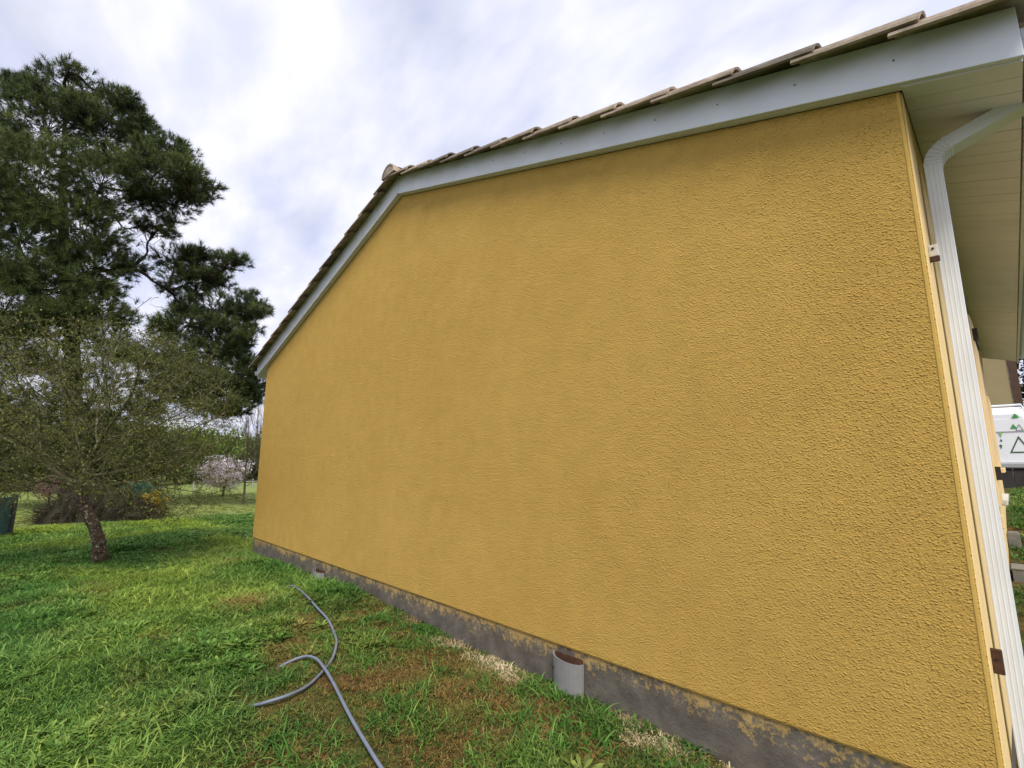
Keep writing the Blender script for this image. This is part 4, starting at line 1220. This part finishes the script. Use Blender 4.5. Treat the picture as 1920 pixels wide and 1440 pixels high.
for k, (px_, dep, h, cw, kind) in enumerate(FAR):
    q = at(px_, 905, dep)
    leafy_tree('background_tree', q, h*1.12, cw*1.2, M_GREENLEAF if kind else M_DARKLEAF, flab[k], 'tree', 4200, 0.42, 600+k*7, 'trees at the end of the field', -0.12, nclump=46)
for k in range(3):
    px_ = (395, 440, 480)[k]
    q = at(px_, 905, 48+k*2)
    leafy_tree('hedge_shrub', q, 2.6, 4.6, M_BRUSH if False else M_DARKLEAF, ['dark hedge bush left of the pink blossom tree', 'dark hedge bush behind the pink blossom tree', 'dark hedge bush between blossom tree and house wall'][k], 'bush', 2600, 0.3, 700+k, 'hedge bushes along the field fence', 0.02)
q = ground_hit(92, 946); leafy_tree('pink_shrub', (q[0], q[1], 0), 1.15, 1.5, M_PINKLEAF, 'pink flowering shrub seen low between the pine and the brush pile', 'shrub', 1500, 0.07, 740, None, 0.08, M_BRUSH)
q = ground_hit(287, 968); leafy_tree('forsythia_shrub', q, 0.80, 0.80, M_YELLOW, 'yellow flowering shrub at the right end of the brush pile', 'shrub', 1100, 0.05, 760, None, 0.1, M_BRUSH, twig_n=200)

# pale rail fence along the end of the field
fb = ground_hit(425, 916); fe = np.array([fb[0]-2.0, fb[1]+9, 0])
fence = empty('field_fence', (fb[0], fb[1], float(ground_z(fb[0], fb[1]))), 'low pale post and rail fence at the end of the field', 'fence')
s0 = np.array([fb[0]+0.4, fb[1]-2.0, 0]); NP = 10
posts = [s0+(fe-s0)*k/(NP-1) for k in range(NP)]
for q in posts:
    z = float(ground_z(q[0], q[1])); b = MB(); b.box((q[0], q[1], z+0.28), (0.09, 0.09, 0.7)); b.build('post', M_FIELDRAIL, fence)
for k in range(NP-1):
    for hz in (0.22, 0.46):
        a_, c_ = posts[k], posts[k+1]
        b = MB(); b.tube([(a_[0], a_[1], float(ground_z(a_[0], a_[1]))+hz), (c_[0], c_[1], float(ground_z(c_[0], c_[1]))+hz)], 0.03, 4); b.build('rail', M_FIELDRAIL, fence)

# brush pile with loose sticks
pc = (ground_hit(75, 978)+ground_hit(300, 968))/2
pz = float(ground_z(pc[0], pc[1]))
pile = empty('brush_pile', (pc[0], pc[1], pz), 'dark heap of cut branches and twigs behind the leaning fruit tree', 'brush pile')
ax_ = ground_hit(300, 968)-ground_hit(75, 978); Lp = np.linalg.norm(ax_[:2]); ax_ = np.array([ax_[0], ax_[1], 0])/Lp; pp = np.array([-ax_[1], ax_[0], 0])
b = MB(); nu, nv = 26, 9; vs_ = []; fs_ = []
def pile_h(u):
    return np.interp(u, [-1, -0.93, -0.6, -0.1, 0.4, 0.8, 1.0], [0.0, 0.16, 0.80, 0.86, 0.64, 0.42, 0.02])
for i in range(nu):
    u = -1+2*i/(nu-1)
    for j in range(nv):
        a_ = math.pi*j/(nv-1); hh = pile_h(u)*(0.85+0.3*random.random()); ww = 0.75*(0.25+0.75*min(1, pile_h(u)/0.5))
        q = np.array([pc[0], pc[1], pz-0.05])+ax_*u*Lp/2+pp*ww*math.cos(a_)*(0.9+0.2*random.random())+np.array([0, 0, hh*math.sin(a_)])
        vs_.append(q)
for i in range(nu-1):
    for j in range(nv-1):
        fs_.append((i*nv+j, (i+1)*nv+j, (i+1)*nv+j+1, i*nv+j+1))
b.add(vs_, fs_); b.build('heap_core', M_BRUSH, pile, fixn=True)
rr = np.random.default_rng(77); n = 3800
u = rr.uniform(-0.98, 0.98, n); a_ = rr.uniform(0.1, math.pi-0.1, n); hh = np.array([pile_h(x) for x in u])
st = np.array([pc[0], pc[1], pz])+ax_[None]*u[:, None]*Lp/2+pp[None]*(0.70*np.cos(a_)*(0.3+0.7*np.minimum(1, hh/0.5)))[:, None]+np.c_[np.zeros(n), np.zeros(n), hh*np.sin(a_)*rr.uniform(0.7, 1.08, n)]
d_ = ax_[None]*rr.normal(0, 1, n)[:, None]+pp[None]*rr.normal(0, 0.7, n)[:, None]; d_[:, 2] = rr.normal(0, 0.35, n)
V_, F2, _ = twigs_arrays(st, d_, rr.uniform(0.15, 0.55, n), rr.uniform(0.003, 0.010, n), 78, 3, 0.7)
tag(fast_mesh('twigs', V_, F2, 4, M_BRUSH, pile), kind='stuff')
for k in range(14):
    u = rr.uniform(-0.9, 0.7); s_ = np.array([pc[0], pc[1], pz])+ax_*u*Lp/2+pp*rr.uniform(-0.4, -0.1)+np.array([0, 0, pile_h(u)*rr.uniform(0.3, 0.9)])
    d = ax_*rr.normal(0, 1)+pp*rr.normal(0, 0.3)+np.array([0, 0, rr.normal(0, 0.25)]); d /= np.linalg.norm(d)
    b = MB(); b.tube([s_-d*0.4, s_+rr.normal(0, 0.05, 3), s_+d*0.5], [0.03, 0.025, 0.015], 6); b.build('branch', M_BRUSH, pile, smooth=True)
# teal sheet lying behind the pile
q = ground_hit(257, 941); b = MB(); qz = float(ground_z(q[0], q[1])); vs_ = []; fs_ = []
for i in range(12):
    for j in range(6):
        a_ = math.pi*j/5
        vs_.append((q[0]-0.4*math.cos(a_)*1.0, q[1]-0.8+1.6*i/11, qz+0.02+(0.80+0.06*math.sin(i*1.7+j))*math.sin(a_)*(0.65+0.35*math.sin(math.pi*(i+0.5)/12))))
for i in range(11):
    for j in range(5):
        fs_.append((i*6+j, (i+1)*6+j, (i+1)*6+j+1, i*6+j+1))
fs_ += [tuple(range(6)), tuple(range(66, 72))]
b.add(vs_, fs_)
M_TEAL = simple('teal_tarpaulin', (0.03, 0.22, 0.16), 0.5, 0.15, 6, 0.2)
tag(b.build('tarpaulin_heap', M_TEAL, None, fixn=True), 'teal green tarpaulin over a low heap behind the brush pile', 'tarpaulin')

# green screen panel at the left edge
q0 = ground_hit(16, 1000); q1 = ground_hit(-170, 1040); dv = (q1-q0); dv[2] = 0; Ls = np.linalg.norm(dv); dv /= Ls
gz0 = float(ground_z(q0[0], q0[1])); angz = math.atan2(dv[1], dv[0])
scr = empty('garden_screen', (q0[0], q0[1], gz0), 'dark green garden screen panel at the left edge beyond the lawn', 'screen')
b = MB(); b.tube([(q0[0], q0[1], gz0-0.2), (q0[0], q0[1], gz0+0.80)], 0.06, 8); b.build('post', M_LOWWALL, scr)
RM = Matrix.Rotation(angz, 3, 'Z'); c = q0+dv*(Ls*0.5+0.07)
b = MB(); b.box((c[0], c[1], gz0+0.38), (Ls, 0.03, 0.74), 0, RM); b.build('panel', M_GREENMESH, scr, bevel=0.006)

# ------------------------------------------------------------------ street side, seen past the downpipe
YV = 17.5
vz = float(ground_z(0.0, YV))
van = empty('white_van', (-0.25, YV, vz), 'white delivery van with green triangle logo parked beyond the house', 'van')
vx0, vx1 = -1.25, 0.74; vh = 2.10
def van_body():
    b = MB(); sec = []
    for yy, tz__, ins in ((YV, 1.93, 0.06), (YV+0.12, vh, 0.0), (YV+3.0, vh, 0.0), (YV+3.6, 1.25, 0.02), (YV+4.6, 1.02, 0.06), (YV+4.75, 0.5, 0.12)):
        xa, xb = vx0+ins, vx1-ins; m_ = (tz__-0.3)
        pr = [(xa, 0.30), (xa-0.0, 0.30+m_*0.45), (xa+0.14, 0.30+m_*0.90), (xa+0.30, 0.30+m_), (xb-0.30, 0.30+m_), (xb-0.14, 0.30+m_*0.90), (xb, 0.30+m_*0.45), (xb, 0.30)]
        sec.append([(x, yy, vz+z) for x, z in pr])
    vs_ = [p_ for s in sec for p_ in s]; n = 8; fs_ = [tuple(range(n)), tuple(reversed(range((len(sec)-1)*n, len(sec)*n)))]
    for i in range(len(sec)-1):
        for k in range(n):
            k2 = (k+1) % n; fs_.append((i*n+k, (i+1)*n+k, (i+1)*n+k2, i*n+k2))
    b.add(vs_, fs_)
    return b.build('body', M_VAN, van, bevel=0.05, fixn=True)
body = van_body()
xm = (vx0+vx1)/2
for s in (-1, 1):
    b = MB(); xc = xm+s*0.43
    b.add([(xc-0.41, YV-0.014, vz+0.55), (xc+0.41, YV-0.014, vz+0.55), (xc+0.41-0.10*(s > 0), YV-0.004, vz+1.80), (xc-0.41+0.10*(s < 0), YV-0.004, vz+1.80),
           (xc-0.41, YV+0.01, vz+0.55), (xc+0.41, YV+0.01, vz+0.55), (xc+0.41-0.10*(s > 0), YV+0.02, vz+1.80), (xc-0.41+0.10*(s < 0), YV+0.02, vz+1.80)],
          [(0, 1, 2, 3), (7, 6, 5, 4), (0, 4, 5, 1), (1, 5, 6, 2), (2, 6, 7, 3), (3, 7, 4, 0)])
    dr = b.build('rear_door', M_VAN, van, bevel=0.008)
    b = MB(); b.box((xc, YV-0.018, vz+1.43), (0.78, 0.008, 0.018)); b.build('door_seam', M_VANGREY, dr)
    b = MB(); b.box((xm+s*0.965, YV-0.0, vz+0.92), (0.11, 0.06, 0.34)); b.build('tail_light', M_RED, van, bevel=0.015)
b = MB(); b.box((xm, YV-0.03, vz+0.42), (2.0, 0.18, 0.24)); b.build('bumper', M_VANGREY, van, bevel=0.03)
for (x, y_) in ((vx0+0.1, YV+0.8), (vx1-0.1, YV+0.8), (vx0+0.1, YV+3.8), (vx1-0.1, YV+3.8)):
    b = MB(); b.tube([(x-0.1, y_, vz+0.31), (x+0.1, y_, vz+0.31)], 0.31, 18); wh = b.build('wheel', M_RUBBER, van)
    b = MB(); b.tube([(x-0.11, y_, vz+0.31), (x+0.11, y_, vz+0.31)], 0.18, 12); b.build('rim', M_ALU, wh)
for k, yy in enumerate((YV+0.5, YV+1.6, YV+2.6)):
    b = MB(); b.tube([(vx0+0.2, yy, vz+vh-0.03), (vx0+0.25, yy, vz+vh+0.13), (vx1-0.25, yy, vz+vh+0.13), (vx1-0.2, yy, vz+vh-0.03)], 0.028, 6); b.build('roof_bar', M_ALU, van)
def tri(cx, cz, w_, h_, mt, outline=False, inv=False):
    s = -1 if inv else 1
    P3 = [(cx-w_/2, cz-s*h_/2), (cx+w_/2, cz-s*h_/2), (cx, cz+s*h_/2)]
    b = MB(); yy = YV-0.020
    if not outline:
        b.extrude([(x, yy, z) for x, z in P3], (0, 0.004, 0))
    else:
        g = [sum(p_[0] for p_ in P3)/3, sum(p_[1] for p_ in P3)/3]; In = [(g[0]+(x-g[0])*0.78, g[1]+(z-g[1])*0.78) for x, z in P3]
        vs_ = [(x, yy, z) for x, z in P3+In]+[(x, yy+0.004, z) for x, z in P3+In]
        fs_ = []
        for i in range(3):
            j = (i+1) % 3; fs_ += [(i, j, 3+j, 3+i), (6+i, 9+i, 9+j, 6+j), (i, 6+i, 6+j, j), (3+i, 3+j, 9+j, 9+i)]
        b.add(vs_, fs_)
    b.build('logo_triangle', mt, van, fixn=True)
def vx(px_, py_):
    h_ = hit(px_, py_, 1, YV); return h_[0], h_[2]
for (px_, py_, wpx, hpx, mt, ol, inv) in ((1903, 779, 15, 9, M_LOGO, 0, 0), (1900, 799, 13, 9, M_LOGO, 0, 0), (1911, 801, 16, 12, M_LOGODK, 1, 0), (1876, 815, 10, 11, M_LOGOLT, 0, 1), (1877, 825, 5, 5, M_LOGODK, 0, 0), (1877, 838, 6, 8, M_LOGODK, 0, 1), (1912, 833, 42, 32, M_LOGODK, 1, 0)):
    cx, cz = vx(px_, py_); w_ = vx(px_+wpx/2, py_)[0]-vx(px_-wpx/2, py_)[0]; h_ = vx(px_, py_-hpx/2)[1]-vx(px_, py_+hpx/2)[1]
    tri(cx, cz, w_, h_, mt, bool(ol), bool(inv))
# dark low wall in front of the van
yw = 13.2; zt = hit(1900, 879, 1, yw)[2]; gz = float(ground_z(0.5, yw))
lw = empty('low_wall', (0.6, yw, gz), 'dark low garden wall in front of the white van', 'wall')
for k in range(6):
    b = MB(); b.box((-0.9+0.502*k+0.25, yw+0.1, (gz-0.2+zt)/2), (0.498, 0.2, zt-gz+0.2)); b.build('wall_block', M_LOWWALL, lw, bevel=0.01)
b = MB(); b.box((0.6, yw+0.1, zt+0.016), (3.04, 0.25, 0.03)); b.build('coping', M_LOWWALL, lw, bevel=0.006)
def gpt(px_, py_):
    z = 0.3
    for _ in range(14):
        h_ = hit(px_, py_, 1, (z*0+_*0)+0) if False else None
        v_ = ray(px_, py_)
        t_ = 2.0
        lo, hi = 1.0, 40.0
        for __ in range(40):
            t_ = (lo+hi)/2; p_ = CAM+v_*t_
            if p_[2] > float(ground_z(p_[0], p_[1])): lo = t_
            else: hi = t_
        return CAM+v_*t_
q = gpt(1904, 1026); b = MB(); b.box((q[0], q[1]+0.05, q[2]+0.05), (0.09, 0.16, 0.16)); b.box((q[0], q[1]+0.05, q[2]+0.135), (0.075, 0.14, 0.012))
tag(b.build('concrete_block', M_CONC, None, bevel=0.006), 'grey concrete block standing on the grass beside the long wall', 'block')
q = gpt(1914, 1088); b = MB(); b.box((q[0]+0.06, q[1]+0.08, q[2]+0.03), (0.20, 0.28, 0.12)); b.box((q[0]+0.06, q[1]+0.08, q[2]+0.094), (0.21, 0.29, 0.012))
tag(b.build('drain_cover', M_CONC, None, bevel=0.004), 'dark grey drain box with pale edge in the grass by the downpipe', 'drain cover')
# neighbouring house behind the van
yn = 25.0; xr = hit(1891, 700, 1, yn)[0]; zn = float(ground_z(0, yn))
nh = empty('neighbour_house', (xr-4, yn, zn), 'olive rendered neighbouring house with brown corner trim behind the van', 'house')
b = MB(); b.extrude([(xr-8, yn, zn-0.5), (xr, yn, zn-0.5), (xr, yn, zn+5.6), (xr-4, yn, zn+7.6), (xr-8, yn, zn+5.6)], (0, 9, 0)); b.build('wall', M_NEIGH, nh, fixn=True)
b = MB(); b.box((xr+0.13, yn+0.1, zn+2.7), (0.25, 0.25, 6.2)); b.build('corner_trim', M_NBROWN, nh)
b = MB()
b.extrude([(xr+0.5, yn-0.3, zn+5.42), (xr-4, yn-0.3, zn+7.67), (xr-8.5, yn-0.3, zn+5.42), (xr-8.5, yn-0.3, zn+5.57), (xr-4, yn-0.3, zn+7.85), (xr+0.5, yn-0.3, zn+5.57)], (0, 9.6, 0)); b.build('roof', M_TILE, nh, fixn=True)
b = MB(); b.box((xr-3.0, yn-0.02, zn+1.6), (1.2, 0.06, 1.3)); b.build('window', M_GLASSY, nh)
# trees on the street side
q = (2.0, 31.0); leafy_tree('street_tree', q, 9.5, 5.0, M_DARKLEAF, 'dark tree beside the neighbouring house at the right edge', 'tree', 5200, 0.22, 820, 'street trees', 0.12, nclump=50)
q = (5.6, 37.0); leafy_tree('street_tree', q, 8.0, 5.0, M_DARKLEAF, 'dark tree further right behind the street, at the right edge', 'tree', 3500, 0.24, 840, 'street trees', 0.05, nclump=40)
bpy.context.view_layer.update()
